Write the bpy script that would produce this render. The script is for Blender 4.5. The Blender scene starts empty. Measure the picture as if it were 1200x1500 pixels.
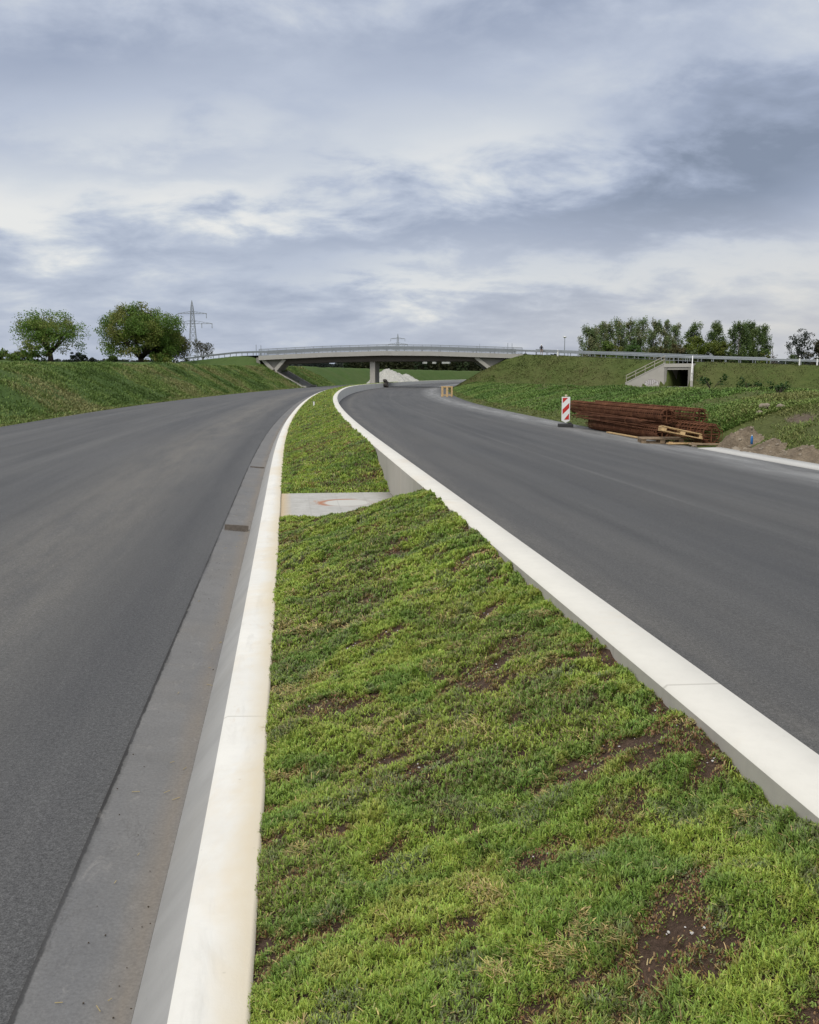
import bpy, bmesh, math, random
import numpy as np
from mathutils import Vector, Matrix
R = math.radians
random.seed(7)
rng = np.random.default_rng(11)
scene = bpy.context.scene
COL = scene.collection
EYE = 1.8
PSI = R(7.2578)
CP, SP = math.cos(PSI), math.sin(PSI)

# ------------------------------------------------------------------ road geometry (s along the road, t across it)
S0, RAD = 18.0, 680.0
def defl(s):
    s = np.asarray(s, float)
    return np.where(s > S0, (s - S0) ** 2 / (2 * RAD), 0.0)
def W(s, t):
    tt = np.asarray(t, float) + defl(s)
    s = np.asarray(s, float)
    return -s * SP + tt * CP, s * CP + tt * SP
def ST(x, y):
    x = np.asarray(x, float); y = np.asarray(y, float)
    s = -x * SP + y * CP
    return s, x * CP + y * SP - defl(s)
def itp(xs, ys):
    xs = np.array(xs, float); ys = np.array(ys, float)
    def f(s):
        s = np.asarray(s, float)
        return (np.interp(s - 5, xs, ys) + np.interp(s, xs, ys) * 2 + np.interp(s + 5, xs, ys)) / 4
    return f
Zk = itp([-60, 45, 85, 130, 344, 470], [0, 0, .30, .30, .1, .1])          # kerb top
Zw = itp([-60, 60, 90, 110, 155, 344, 470], [.5, .5, .58, .53, .34, .10, .1])   # wall top
Zr = itp([-60, 40, 80, 110, 155, 344, 470], [.05, .05, -.15, -.2, -.35, -.55, -.6])  # right road at the wall
Ze = itp([-60, 45, 72, 155, 344, 470], [-.2, -.2, -.4, -.45, -.6, -.6])  # right road, outer edge
Te = itp([-60, 45, 72, 102, 150, 470], [11.1, 11.1, 12.0, 12.5, 12.9, 12.9])
Zl = itp([-60, 60, 100, 140, 344, 470], [-.2, -.2, -.3, -.37, -.45, -.45])  # left road, outer edge
TL = -11.25
Zf = itp([-60, 0, 54, 73, 100, 150, 200, 300, 470], [2.4, 2.4, 2.5, 2.62, 2.95, 3.2, 3.4, 3.2, 3.0])  # left field
Zc = itp([-60, 30, 50, 87, 130, 200, 470], [1.3, 1.22, .98, .7, .5, .5, .5])   # right bank crest

# ------------------------------------------------------------------ noise
_tab = np.random.default_rng(5).random((256, 256))
def vnoise(x, y, seed=0):
    x = np.asarray(x, float) + seed * 17.31; y = np.asarray(y, float) + seed * 9.77
    xi = np.floor(x).astype(int); yi = np.floor(y).astype(int)
    fx = x - xi; fy = y - yi
    fx = fx * fx * (3 - 2 * fx); fy = fy * fy * (3 - 2 * fy)
    a = _tab[xi & 255, yi & 255]; b = _tab[(xi + 1) & 255, yi & 255]
    c = _tab[xi & 255, (yi + 1) & 255]; d = _tab[(xi + 1) & 255, (yi + 1) & 255]
    return (a * (1 - fx) + b * fx) * (1 - fy) + (c * (1 - fx) + d * fx) * fy
def fbm(x, y, seed=0, o=4):
    v = 0; a = .5; n = 0
    for i in range(o):
        v = v + a * vnoise(x * 2 ** i, y * 2 ** i, seed + i); n += a; a *= .5
    return v / n
def smooth(a, b, x):
    k = np.clip((x - a) / (b - a), 0, 1)
    return k * k * (3 - 2 * k)

# ------------------------------------------------------------------ object helpers
def tag(o, label=None, cat=None, group=None, kind=None):
    if label: o['label'] = label
    if cat: o['category'] = cat
    if group: o['group'] = group
    if kind: o['kind'] = kind
    return o
def empty(name, loc=(0, 0, 0), rz=0.0, label=None, cat=None, group=None):
    o = bpy.data.objects.new(name, None)
    o.empty_display_size = .3
    COL.objects.link(o); o.location = loc; o.rotation_euler = (0, 0, rz)
    return tag(o, label, cat, group)
def copy_tree(o, parent=None):
    kids = list(o.children)
    c = o.copy(); COL.objects.link(c)
    if parent: c.parent = parent
    for k in kids: copy_tree(k, c)
    return c
class MB:
    def __init__(self): self.v = []; self.f = []; self.mi = []
    def poly(self, pts, faces, m=0):
        b = len(self.v); self.v += [tuple(p) for p in pts]
        self.f += [tuple(b + i for i in f) for f in faces]; self.mi += [m] * len(faces)
    def box(self, c, size, rot=None, m=0):
        hx, hy, hz = size[0] / 2, size[1] / 2, size[2] / 2
        P = [Vector((sx * hx, sy * hy, sz * hz)) for sz in (-1, 1) for sy in (-1, 1) for sx in (-1, 1)]
        if rot is not None: P = [rot @ p for p in P]
        c = Vector(c)
        self.poly([p + c for p in P], [(0, 2, 3, 1), (4, 5, 7, 6), (0, 1, 5, 4), (2, 6, 7, 3), (1, 3, 7, 5), (0, 4, 6, 2)], m)
        return self
    def beam(self, p, q, w, h, m=0):
        p = Vector(p); q = Vector(q); d = q - p
        z = d.normalized(); up = Vector((0, 0, 1)) if abs(z.z) < .95 else Vector((1, 0, 0))
        x = z.cross(up).normalized(); y = x.cross(z).normalized()
        rot = Matrix((x, y, z)).transposed()
        return self.box((p + q) / 2, (w, h, d.length), rot, m)
    def tube(self, pts, rads, n=8, m=0, caps=True):
        pts = [Vector(p) for p in pts]
        if not hasattr(rads, '__len__'): rads = [rads] * len(pts)
        V = []; ref = None
        for i, p in enumerate(pts):
            d = (pts[min(i + 1, len(pts) - 1)] - pts[max(i - 1, 0)])
            d = d.normalized() if d.length > 1e-9 else Vector((0, 0, 1))
            if ref is None:
                ref = Vector((1, 0, 0)) if abs(d.x) < .8 else Vector((0, 1, 0))
            x = (ref - d * ref.dot(d)).normalized(); ref = x; y = d.cross(x)
            for k in range(n):
                a = 2 * math.pi * k / n
                V.append(p + (x * math.cos(a) + y * math.sin(a)) * rads[i])
        F = []
        for i in range(len(pts) - 1):
            for k in range(n):
                k2 = (k + 1) % n
                F.append((i * n + k, i * n + k2, (i + 1) * n + k2, (i + 1) * n + k))
        if caps:
            F.append(tuple(range(n))[::-1]); F.append(tuple((len(pts) - 1) * n + k for k in range(n)))
        self.poly(V, F, m); return self
    def prism(self, pts, ext, m=0):
        ext = Vector(ext); n = len(pts); P = [Vector(p) for p in pts]
        self.poly(P + [p + ext for p in P], [tuple(range(n))[::-1], tuple(range(n, 2 * n))] +
                  [(i, (i + 1) % n, n + (i + 1) % n, n + i) for i in range(n)], m)
        return self
    def build(self, name, mats, parent=None, smoothf=False, bevel=0, world=False):
        me = bpy.data.meshes.new(name)
        me.from_pydata([tuple(v) for v in self.v], [], self.f)
        if not isinstance(mats, (list, tuple)): mats = [mats]
        for m in mats: me.materials.append(m)
        if len(mats) > 1: me.polygons.foreach_set('material_index', self.mi)
        if smoothf: me.polygons.foreach_set('use_smooth', [True] * len(me.polygons))
        bm = bmesh.new(); bm.from_mesh(me); bmesh.ops.recalc_face_normals(bm, faces=bm.faces)
        bm.to_mesh(me); bm.free(); me.update()
        o = bpy.data.objects.new(name, me); COL.objects.link(o)
        if parent:
            o.parent = parent
            if world: o.matrix_parent_inverse = Matrix.LocRotScale(parent.location, parent.rotation_euler, None).inverted()
        if bevel:
            b = o.modifiers.new('bevel', 'BEVEL'); b.width = bevel; b.segments = 2; b.limit_method = 'ANGLE'
        return o
def fastmesh(name, verts, faces_flat, per, mat, cols=None, uv=None, smoothf=False):
    me = bpy.data.meshes.new(name)
    nv = len(verts); nf = len(faces_flat) // per
    me.vertices.add(nv); me.vertices.foreach_set('co', np.asarray(verts, np.float32).ravel())
    me.loops.add(nf * per); me.loops.foreach_set('vertex_index', np.asarray(faces_flat, np.int32).ravel())
    me.polygons.add(nf)
    me.polygons.foreach_set('loop_start', np.arange(0, nf * per, per, dtype=np.int32))
    me.polygons.foreach_set('loop_total', np.full(nf, per, np.int32))
    if smoothf: me.polygons.foreach_set('use_smooth', np.ones(nf, bool))
    me.update(calc_edges=True)
    if cols is not None:
        a = me.color_attributes.new('col', 'FLOAT_COLOR', 'POINT')
        c4 = np.ones((nv, 4), np.float32); c4[:, :3] = cols
        a.data.foreach_set('color', c4.ravel())
    if uv is not None:
        u = me.uv_layers.new(name='st')
        u.data.foreach_set('uv', np.asarray(uv, np.float32)[np.asarray(faces_flat).ravel()].ravel())
    me.materials.append(mat)
    o = bpy.data.objects.new(name, me); COL.objects.link(o)
    return o
def grid(name, svals, rows_t, rows_z, mat, mats=None, band_mat=None, smoothf=False, parent=None, closed=False):
    """loft: for each s a row of (t,z); rows_t/rows_z arrays [ns, nt]; UV = (t, s)"""
    S = np.repeat(np.asarray(svals)[:, None], rows_t.shape[1], 1)
    X, Y = W(S, rows_t)
    V = np.stack([X, Y, rows_z], -1).reshape(-1, 3)
    ns, nt = rows_t.shape
    i, j = np.meshgrid(np.arange(ns - 1), np.arange(nt - 1), indexing='ij')
    a = i * nt + j
    F = np.stack([a, a + 1, a + nt + 1, a + nt], -1).reshape(-1, 4)
    uv = np.stack([rows_t.ravel(), S.ravel()], -1)
    o = fastmesh(name, V, F.ravel(), 4, mat, uv=uv, smoothf=smoothf)
    if mats:
        for m in mats: o.data.materials.append(m)
        idx = np.tile(np.asarray(band_mat), ns - 1)
        o.data.polygons.foreach_set('material_index', idx.astype(np.int32))
    if parent: o.parent = parent
    return o

# ------------------------------------------------------------------ materials
class NT:
    def __init__(self, name, rough=.8, spec=.3):
        self.m = bpy.data.materials.new(name); self.m.use_nodes = True
        self.nt = self.m.node_tree; self.n = self.nt.nodes
        self.b = self.n['Principled BSDF']
        self.b.inputs['Roughness'].default_value = rough
        self.b.inputs['Specular IOR Level'].default_value = spec
    def new(self, t, **k):
        x = self.n.new(t)
        for a, v in k.items(): setattr(x, a, v)
        return x
    def link(self, a, b): self.nt.links.new(a, b)
    def uv(self, sx=1, sy=1):
        u = self.new('ShaderNodeUVMap', uv_map='st'); m = self.new('ShaderNodeMapping')
        m.inputs['Scale'].default_value = (sx, sy, 1); self.link(u.outputs[0], m.inputs[0]); return m.outputs[0]
    def obj(self, sx=1, sy=1, sz=1):
        u = self.new('ShaderNodeTexCoord'); m = self.new('ShaderNodeMapping')
        m.inputs['Scale'].default_value = (sx, sy, sz); self.link(u.outputs['Object'], m.inputs[0]); return m.outputs[0]
    def noise(self, vec, scale, detail=4, rough=.55, dist=0):
        x = self.new('ShaderNodeTexNoise'); x.inputs['Scale'].default_value = scale
        x.inputs['Detail'].default_value = detail; x.inputs['Roughness'].default_value = rough
        x.inputs['Distortion'].default_value = dist
        self.link(vec, x.inputs['Vector']); return x.outputs['Fac']
    def ramp(self, fac, stops):
        x = self.new('ShaderNodeValToRGB'); e = x.color_ramp.elements
        while len(e) < len(stops): e.new(.5)
        for el, (p, c) in zip(e, stops):
            el.position = p; el.color = (c if hasattr(c, '__len__') else (c, c, c)) + ((1,) if not hasattr(c, '__len__') or len(c) == 3 else ())
        self.link(fac, x.inputs[0]); return x.outputs[0]
    def mix(self, fac, a, b, mode='MIX'):
        x = self.new('ShaderNodeMix', data_type='RGBA', blend_type=mode)
        for inp, v in ((x.inputs[0], fac), (x.inputs[6], a), (x.inputs[7], b)):
            if hasattr(v, 'is_linked'): self.link(v, inp)
            elif hasattr(v, '__len__'): inp.default_value = tuple(v) + (1,)
            else: inp.default_value = v
        return x.outputs[2]
    def math(self, op, a, b=0.0, clamp=False):
        x = self.new('ShaderNodeMath', operation=op); x.use_clamp = clamp
        for inp, v in ((x.inputs[0], a), (x.inputs[1], b)):
            if hasattr(v, 'is_linked'): self.link(v, inp)
            else: inp.default_value = v
        return x.outputs[0]
    def band(self, val, c, w):
        d = self.math('ABSOLUTE', self.math('SUBTRACT', val, c))
        return self.math('SUBTRACT', 1.0, self.math('DIVIDE', d, w), True)
    def bump(self, h, strength=.3, dist=.01):
        x = self.new('ShaderNodeBump'); x.inputs['Strength'].default_value = strength; x.inputs['Distance'].default_value = dist
        self.link(h, x.inputs['Height']); self.link(x.outputs[0], self.b.inputs['Normal'])
    def col(self, c):
        if hasattr(c, 'is_linked'): self.link(c, self.b.inputs['Base Color'])
        else: self.b.inputs['Base Color'].default_value = tuple(c) + (1,)
        return self

def plain(name, c, rough=.7, spec=.3, metal=0, var=.15, scale=6.0):
    k = NT(name, rough, spec); k.b.inputs['Metallic'].default_value = metal
    n = k.noise(k.obj(), scale, 5)
    k.col(k.ramp(n, [(.25, tuple(x * (1 - var) for x in c)), (.75, tuple(min(1, x * (1 + var)) for x in c))]))
    return k.m
def vcol(name, rough=.65, spec=.25, trans=0):
    k = NT(name, rough, spec)
    a = k.new('ShaderNodeAttribute', attribute_name='col')
    k.link(a.outputs['Color'], k.b.inputs['Base Color'])
    if trans:
        t = k.new('ShaderNodeBsdfTranslucent'); k.link(a.outputs['Color'], t.inputs[0])
        mx = k.new('ShaderNodeMixShader'); mx.inputs[0].default_value = trans
        k.link(k.b.outputs[0], mx.inputs[1]); k.link(t.outputs[0], mx.inputs[2])
        k.link(mx.outputs[0], k.n['Material Output'].inputs['Surface'])
    return k.m

def asphalt(name, seams, gray, seed):
    k = NT(name, .82, .35)
    u = k.new('ShaderNodeUVMap', uv_map='st'); sep = k.new('ShaderNodeSeparateXYZ'); k.link(u.outputs[0], sep.inputs[0])
    wob = k.noise(k.uv(.5, .06), 1.0, 3)
    t = k.math('ADD', sep.outputs[0], k.math('MULTIPLY', k.math('SUBTRACT', wob, .5), .5))
    off = k.new('ShaderNodeMapping'); off.inputs['Location'].default_value = (seed, seed * 2, 0); off.inputs['Scale'].default_value = (1.1, .035, 1)
    k.link(u.outputs[0], off.inputs[0])
    streak = k.noise(off.outputs[0], 1.6, 4, .6)
    blot = k.noise(k.uv(.35, .12), 1.0, 5, .6)
    grit = k.noise(k.obj(), 170, 2, .7)
    c = k.ramp(streak, [(.28, tuple(gray * x for x in (.72, .725, .74))), (.72, tuple(gray * x for x in (1.25, 1.24, 1.21)))])
    c = k.mix(k.ramp(blot, [(.4, 0.), (.75, .55)]), c, tuple(gray * x for x in (1.22, 1.18, 1.1)))
    for (tc, w, f, colr) in seams:
        brk = k.ramp(k.noise(k.uv(2.0, .25), 1.0, 4, .7), [(.35, .25), (.65, 1.)])
        fac = k.math('MULTIPLY', k.math('MULTIPLY', k.band(t, tc, w), f), brk)
        c = k.mix(fac, c, colr)
    c = k.mix(.75, c, k.ramp(grit, [(.30, .38), (.5, 1.0), (.70, 1.8)]), 'MULTIPLY')
    grit2 = k.noise(k.obj(), 48, 3, .75)
    c = k.mix(.5, c, k.ramp(grit2, [(.30, .45), (.5, 1.0), (.70, 1.7)]), 'MULTIPLY')
    speck = k.noise(k.obj(), 5.5, 3, .8)
    c = k.mix(k.ramp(speck, [(.73, 0.), (.79, .55)]), c, (.20, .19, .175))
    dk = k.noise(k.uv(1.1, 3.2), .8, 2, .5)
    c = k.mix(k.ramp(dk, [(.76, 0.), (.82, .45)]), c, (.035, .035, .036))
    k.col(c); k.bump(grit, .45, .006); return k.m
M = {}
M['asphalt_l'] = asphalt('asphalt_old', [(-2.7, 1.5, .8, (.155, .144, .125)), (-5.6, .35, .45, (.135, .132, .125)), (-9.3, .3, .45, (.15, .15, .145)), (-1.3, .5, .75, (.055, .055, .057)), (-4.6, .6, .4, (.07, .07, .073))], .082, 3.1)
M['asphalt_r'] = asphalt('asphalt_new', [(2.55, .30, .8, (.135, .128, .115)), (3.3, 1.0, .45, (.105, .10, .092)), (5.75, .10, .6, (.12, .118, .112)), (4.6, .5, .4, (.055, .056, .059)), (8.4, .7, .25, (.105, .105, .10)), (10.4, 1.6, .9, (.27, .27, .262)), (2.05, .2, .4, (.08, .08, .083))], .072, 8.7)

def concrete(name, base, stain, joints=None, jt=.012, streak=.0, yellow=.3, rough=.85, band=False, cream=False, form=False):
    k = NT(name, rough, .25)
    n1 = k.noise(k.obj(), 1.3, 5, .6); n2 = k.noise(k.obj(), 14, 4, .6); n3 = k.noise(k.obj(), 90, 2)
    c = k.ramp(n1, [(.3, tuple(x * .90 for x in base)), (.7, base)])
    c = k.mix(k.ramp(n2, [(.45, 0.), (.75, .30)]), c, tuple(x * .82 for x in base))
    st = k.noise(k.obj(1, 1, 1), .55, 6, .7, .6)
    c = k.mix(k.ramp(st, [(.52, 0.), (.68, yellow)]), c, stain)
    if streak:
        sk = k.noise(k.uv(1.2, 2.6), 1.5, 4, .65, .4)
        c = k.mix(k.ramp(sk, [(.42, 0.), (.7, streak)]), c, tuple(x * .7 for x in base))
    pit = k.noise(k.obj(), 24, 1, .5)
    c = k.mix(k.ramp(pit, [(.765, 0.), (.80, .5)]), c, tuple(x * .5 for x in base))
    if joints:
        u = k.new('ShaderNodeUVMap', uv_map='st'); sep = k.new('ShaderNodeSeparateXYZ'); k.link(u.outputs[0], sep.inputs[0])
        v = k.math('ADD', sep.outputs[1], k.math('MULTIPLY', sep.outputs[0], .12))
        fr = k.math('PINGPONG', k.math('ADD', v, joints[1]), joints[0] / 2)
        c = k.mix(k.math('MULTIPLY', k.band(fr, 0, jt), .55), c, (.3, .28, .24))
    if form:
        u = k.new('ShaderNodeUVMap', uv_map='st'); sep = k.new('ShaderNodeSeparateXYZ'); k.link(u.outputs[0], sep.inputs[0])
        fr = k.math('PINGPONG', k.math('ADD', sep.outputs[1], .7), 1.25)
        c = k.mix(k.math('MULTIPLY', k.band(fr, 0, .010), .5), c, tuple(x * .55 for x in base))
    if cream:
        u = k.new('ShaderNodeUVMap', uv_map='st'); sep = k.new('ShaderNodeSeparateXYZ'); k.link(u.outputs[0], sep.inputs[0])
        tt = k.math('ADD', sep.outputs[0], k.math('MULTIPLY', k.math('SUBTRACT', st, .5), .30))
        sc = k.noise(k.uv(6.0, 1.3), 1.0, 6, .7, .5)
        c = k.mix(k.ramp(sc, [(.55, 0.), (.72, .45)]), c, (.50, .48, .43))
        blot = k.noise(k.uv(5.0, 2.2), .9, 4, .6, .8)
        c = k.mix(k.ramp(blot, [(.66, 0.), (.80, .55)]), c, (.50, .36, .20))
        rim = k.math('MULTIPLY', k.band(sep.outputs[0], -.128, .022), k.ramp(k.noise(k.uv(9, 9), 1.0, 4, .7), [(.35, 0.), (.6, .8)]))
        c = k.mix(rim, c, (.28, .22, .15))
        c = k.mix(k.math('MULTIPLY', k.ramp(k.math('ADD', k.math('MULTIPLY', tt, 6.0), 1.75), [(.1, 0.), (.8, 1.)]), .75), c, (.68, .585, .42))
    if band:
        u = k.new('ShaderNodeUVMap', uv_map='st'); sep = k.new('ShaderNodeSeparateXYZ'); k.link(u.outputs[0], sep.inputs[0])
        tt = k.math('ADD', sep.outputs[0], k.math('MULTIPLY', k.math('SUBTRACT', n1, .5), .10))
        c = k.mix(k.math('MULTIPLY', k.band(tt, -.555, .10), .8), c, (.20, .175, .145))
        c = k.mix(k.math('MULTIPLY', k.band(tt, -.885, .030), .85), c, (.06, .058, .055))
        lip = k.math('ADD', sep.outputs[0], k.math('MULTIPLY', k.math('SUBTRACT', k.noise(k.uv(14, 9), 1.0, 4, .7), .5), .03))
        c = k.mix(k.ramp(k.band(lip, -.880, .016), [(.2, 0.), (.6, .9)]), c, (.030, .029, .028))
        c = k.mix(k.ramp(k.noise(k.uv(3.0, .55), 1.0, 5, .6), [(.50, 0.), (.66, .45)]), c, (.135, .137, .142))
        crk = k.math('ABSOLUTE', k.math('SUBTRACT', k.noise(k.uv(2.4, .9), 1.3, 6, .6, .4), .5))
        msk = k.ramp(k.noise(k.uv(.8, .30), 1.0, 2, .5), [(.52, 0.), (.60, 1.)])
        c = k.mix(k.math('MULTIPLY', k.ramp(crk, [(.0, .75), (.010, 0.)]), msk), c, (.09, .085, .08))
        dust = k.noise(k.uv(7, 3.5), 1.0, 5, .7, .5)
        c = k.mix(k.ramp(dust, [(.60, 0.), (.74, .35)]), c, (.36, .34, .31))
        grn = k.noise(k.obj(), 75, 3, .75)
        c = k.mix(.6, c, k.ramp(grn, [(.3, .72), (.7, 1.25)]), 'MULTIPLY')
    k.col(c); k.bump(k.mix(.5, n2, n3), .25, .006); return k.m
M['kerb_top'] = concrete('kerb_top_concrete', (.745, .725, .665), (.60, .46, .27), (5.0, -4.85 + 2.5 - 2.5), .010, yellow=.35, cream=True)
M['kerb_face'] = concrete('kerb_face_concrete', (.40, .395, .38), (.36, .33, .28), None, streak=.45, yellow=.3)  # sloping face gets a darker grey base than the kerb top
M['gutter'] = concrete('gutter_concrete', (.185, .181, .174), (.205, .18, .145), (10.2, -12.25), .03, streak=.35, yellow=.3, band=True)
M['wall_top'] = concrete('wall_top_concrete', (.70, .675, .605), (.56, .40, .22), (6.0, -3.86), .012, yellow=.22)
M['wall_face'] = concrete('wall_face_concrete', (.50, .47, .41), (.42, .37, .28), None, streak=.45, yellow=.35, form=True)
M['wall_right'] = concrete('wall_road_side_concrete', (.60, .59, .55), (.5, .46, .40), None, streak=.3, yellow=.4, form=True)
M['strip'] = concrete('kerb_strip_concrete', (.52, .51, .48), (.42, .40, .36), (4.0, 0), .02, yellow=.35)
M['bridge_light'] = concrete('bridge_fascia_concrete', (.43, .415, .385), (.32, .30, .27), None, yellow=.35)
M['bridge_shaded'] = concrete('shaded_girder_concrete', (.105, .092, .078), (.08, .07, .06), None, yellow=.4)  # shade under the bridge is put into this dark base colour
M['bridge_mid'] = concrete('abutment_concrete', (.27, .26, .235), (.2, .19, .17), None, yellow=.4)
M['strut'] = concrete('strut_concrete', (.44, .42, .38), (.34, .32, .28), None, yellow=.3)
M['steel'] = plain('galvanised_steel', (.25, .27, .285), .55, .4, .2, .12, 2)
M['steel_light'] = plain('bright_galvanised_steel', (.26, .285, .305), .55, .4, .2, .12, 2)
M['steel_hazy'] = plain('hazy_lattice_steel', (.27, .29, .315), .6, .4, 0, .1)  # distance haze on the pylons is painted in as a paler steel tone
M['white'] = plain('white_plastic', (.80, .80, .78), .5, .4, 0, .04)
M['black'] = plain('black_plastic', (.025, .025, .027), .6, .4, 0, .2)
M['rubber'] = plain('recycled_rubber', (.05, .05, .05), .8, .2, 0, .3, 20)
M['red'] = plain('red_retroreflective', (.52, .03, .025), .45, .4, 0, .08)
M['wood'] = plain('pale_timber', (.56, .39, .20), .8, .2, 0, .25, 9)
M['wood_old'] = plain('weathered_timber', (.27, .20, .13), .85, .2, 0, .3, 9)
M['bark'] = plain('bark', (.055, .045, .036), .9, .1, 0, .3, 4)
M['bark_grey'] = plain('pale_bark', (.16, .15, .13), .9, .1, 0, .3, 4)
M['leaf'] = vcol('leaves', .6, .25, .35)
M['grassblade'] = vcol('grass_blades', .65, .2, .2)
M['sedum'] = vcol('sedum_sprigs', .5, .35, .15)
M['hole'] = plain('dark_interior', (.03, .028, .025), .95, .05)
M['grate'] = plain('iron_grate', (.14, .12, .10), .8, .3, 0, .3, 20)
def rust():
    k = NT('rusty_steel', .9, .15)
    n = k.noise(k.obj(), 3, 5)
    k.col(k.ramp(n, [(.3, (.085, .036, .020)), (.55, (.15, .066, .036)), (.75, (.24, .115, .06))])); return k.m
M['rust'] = rust()
def soilm(name, a, b, scale=5, stone=.0):
    k = NT(name, .95, .1)
    n = k.noise(k.obj(), scale, 6, .65); g = k.noise(k.obj(), scale * 9, 3, .7)
    c = k.ramp(n, [(.3, a), (.7, b)])
    c = k.mix(.8, c, k.ramp(g, [(.3, .55), (.7, 1.35)]), 'MULTIPLY')
    k.col(c); k.bump(g, .7, .03); return k.m
M['soil'] = soilm('dark_humus', (.055, .036, .026), (.12, .082, .06), 9)
M['sand'] = soilm('sandy_rubble', (.12, .095, .068), (.26, .21, .15), 2.5)
M['gravel'] = soilm('pale_gravel', (.36, .355, .32), (.46, .45, .41), .8)
M['stone'] = plain('field_stone', (.26, .22, .17), .9, .2, 0, .3, 3)
M['pebble'] = plain('pale_pebble', (.5, .48, .45), .8, .2, 0, .25, 30)

def groundm(name, cols, patches=()):
    k = NT(name, .95, .1)
    n1 = k.noise(k.obj(), .12, 5, .6); n2 = k.noise(k.obj(), .9, 6, .7, .3); n3 = k.noise(k.obj(), 6, 5, .7)
    c = k.ramp(n2, [(.3, cols[0]), (.5, cols[1]), (.7, cols[2])])
    c = k.mix(k.ramp(n1, [(.4, 0.), (.65, .55)]), c, cols[3])
    c = k.mix(.7, c, k.ramp(n3, [(.25, .55), (.75, 1.4)]), 'MULTIPLY')
    if patches:
        g = k.new('ShaderNodeNewGeometry')
        for (px, py, r, pc) in patches:
            d = k.new('ShaderNodeVectorMath', operation='DISTANCE'); k.link(g.outputs['Position'], d.inputs[0])
            d.inputs[1].default_value = (px, py, 1.0)
            dd = k.math('ADD', k.math('DIVIDE', d.outputs['Value'], r), k.math('MULTIPLY', k.math('SUBTRACT', n2, .5), 1.6))
            c = k.mix(k.ramp(dd, [(.75, 1.), (1.0, 0.)]), c, k.ramp(n3, [(.3, tuple(x * .6 for x in pc)), (.7, tuple(x * 1.3 for x in pc))]))
    k.col(c); k.bump(n2, .8, .12); return k.m

# ------------------------------------------------------------------ camera
cam = bpy.data.objects.new('camera', bpy.data.cameras.new('camera')); COL.objects.link(cam)
cam.location = (0, 0, EYE); cam.rotation_euler = (R(90 - 8.3098), 0, 0)
cam.data.sensor_fit = 'HORIZONTAL'; cam.data.sensor_width = 36; cam.data.lens = 36 * 1383 / 1200
cam.data.clip_start = .1; cam.data.clip_end = 12000
scene.camera = cam

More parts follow.
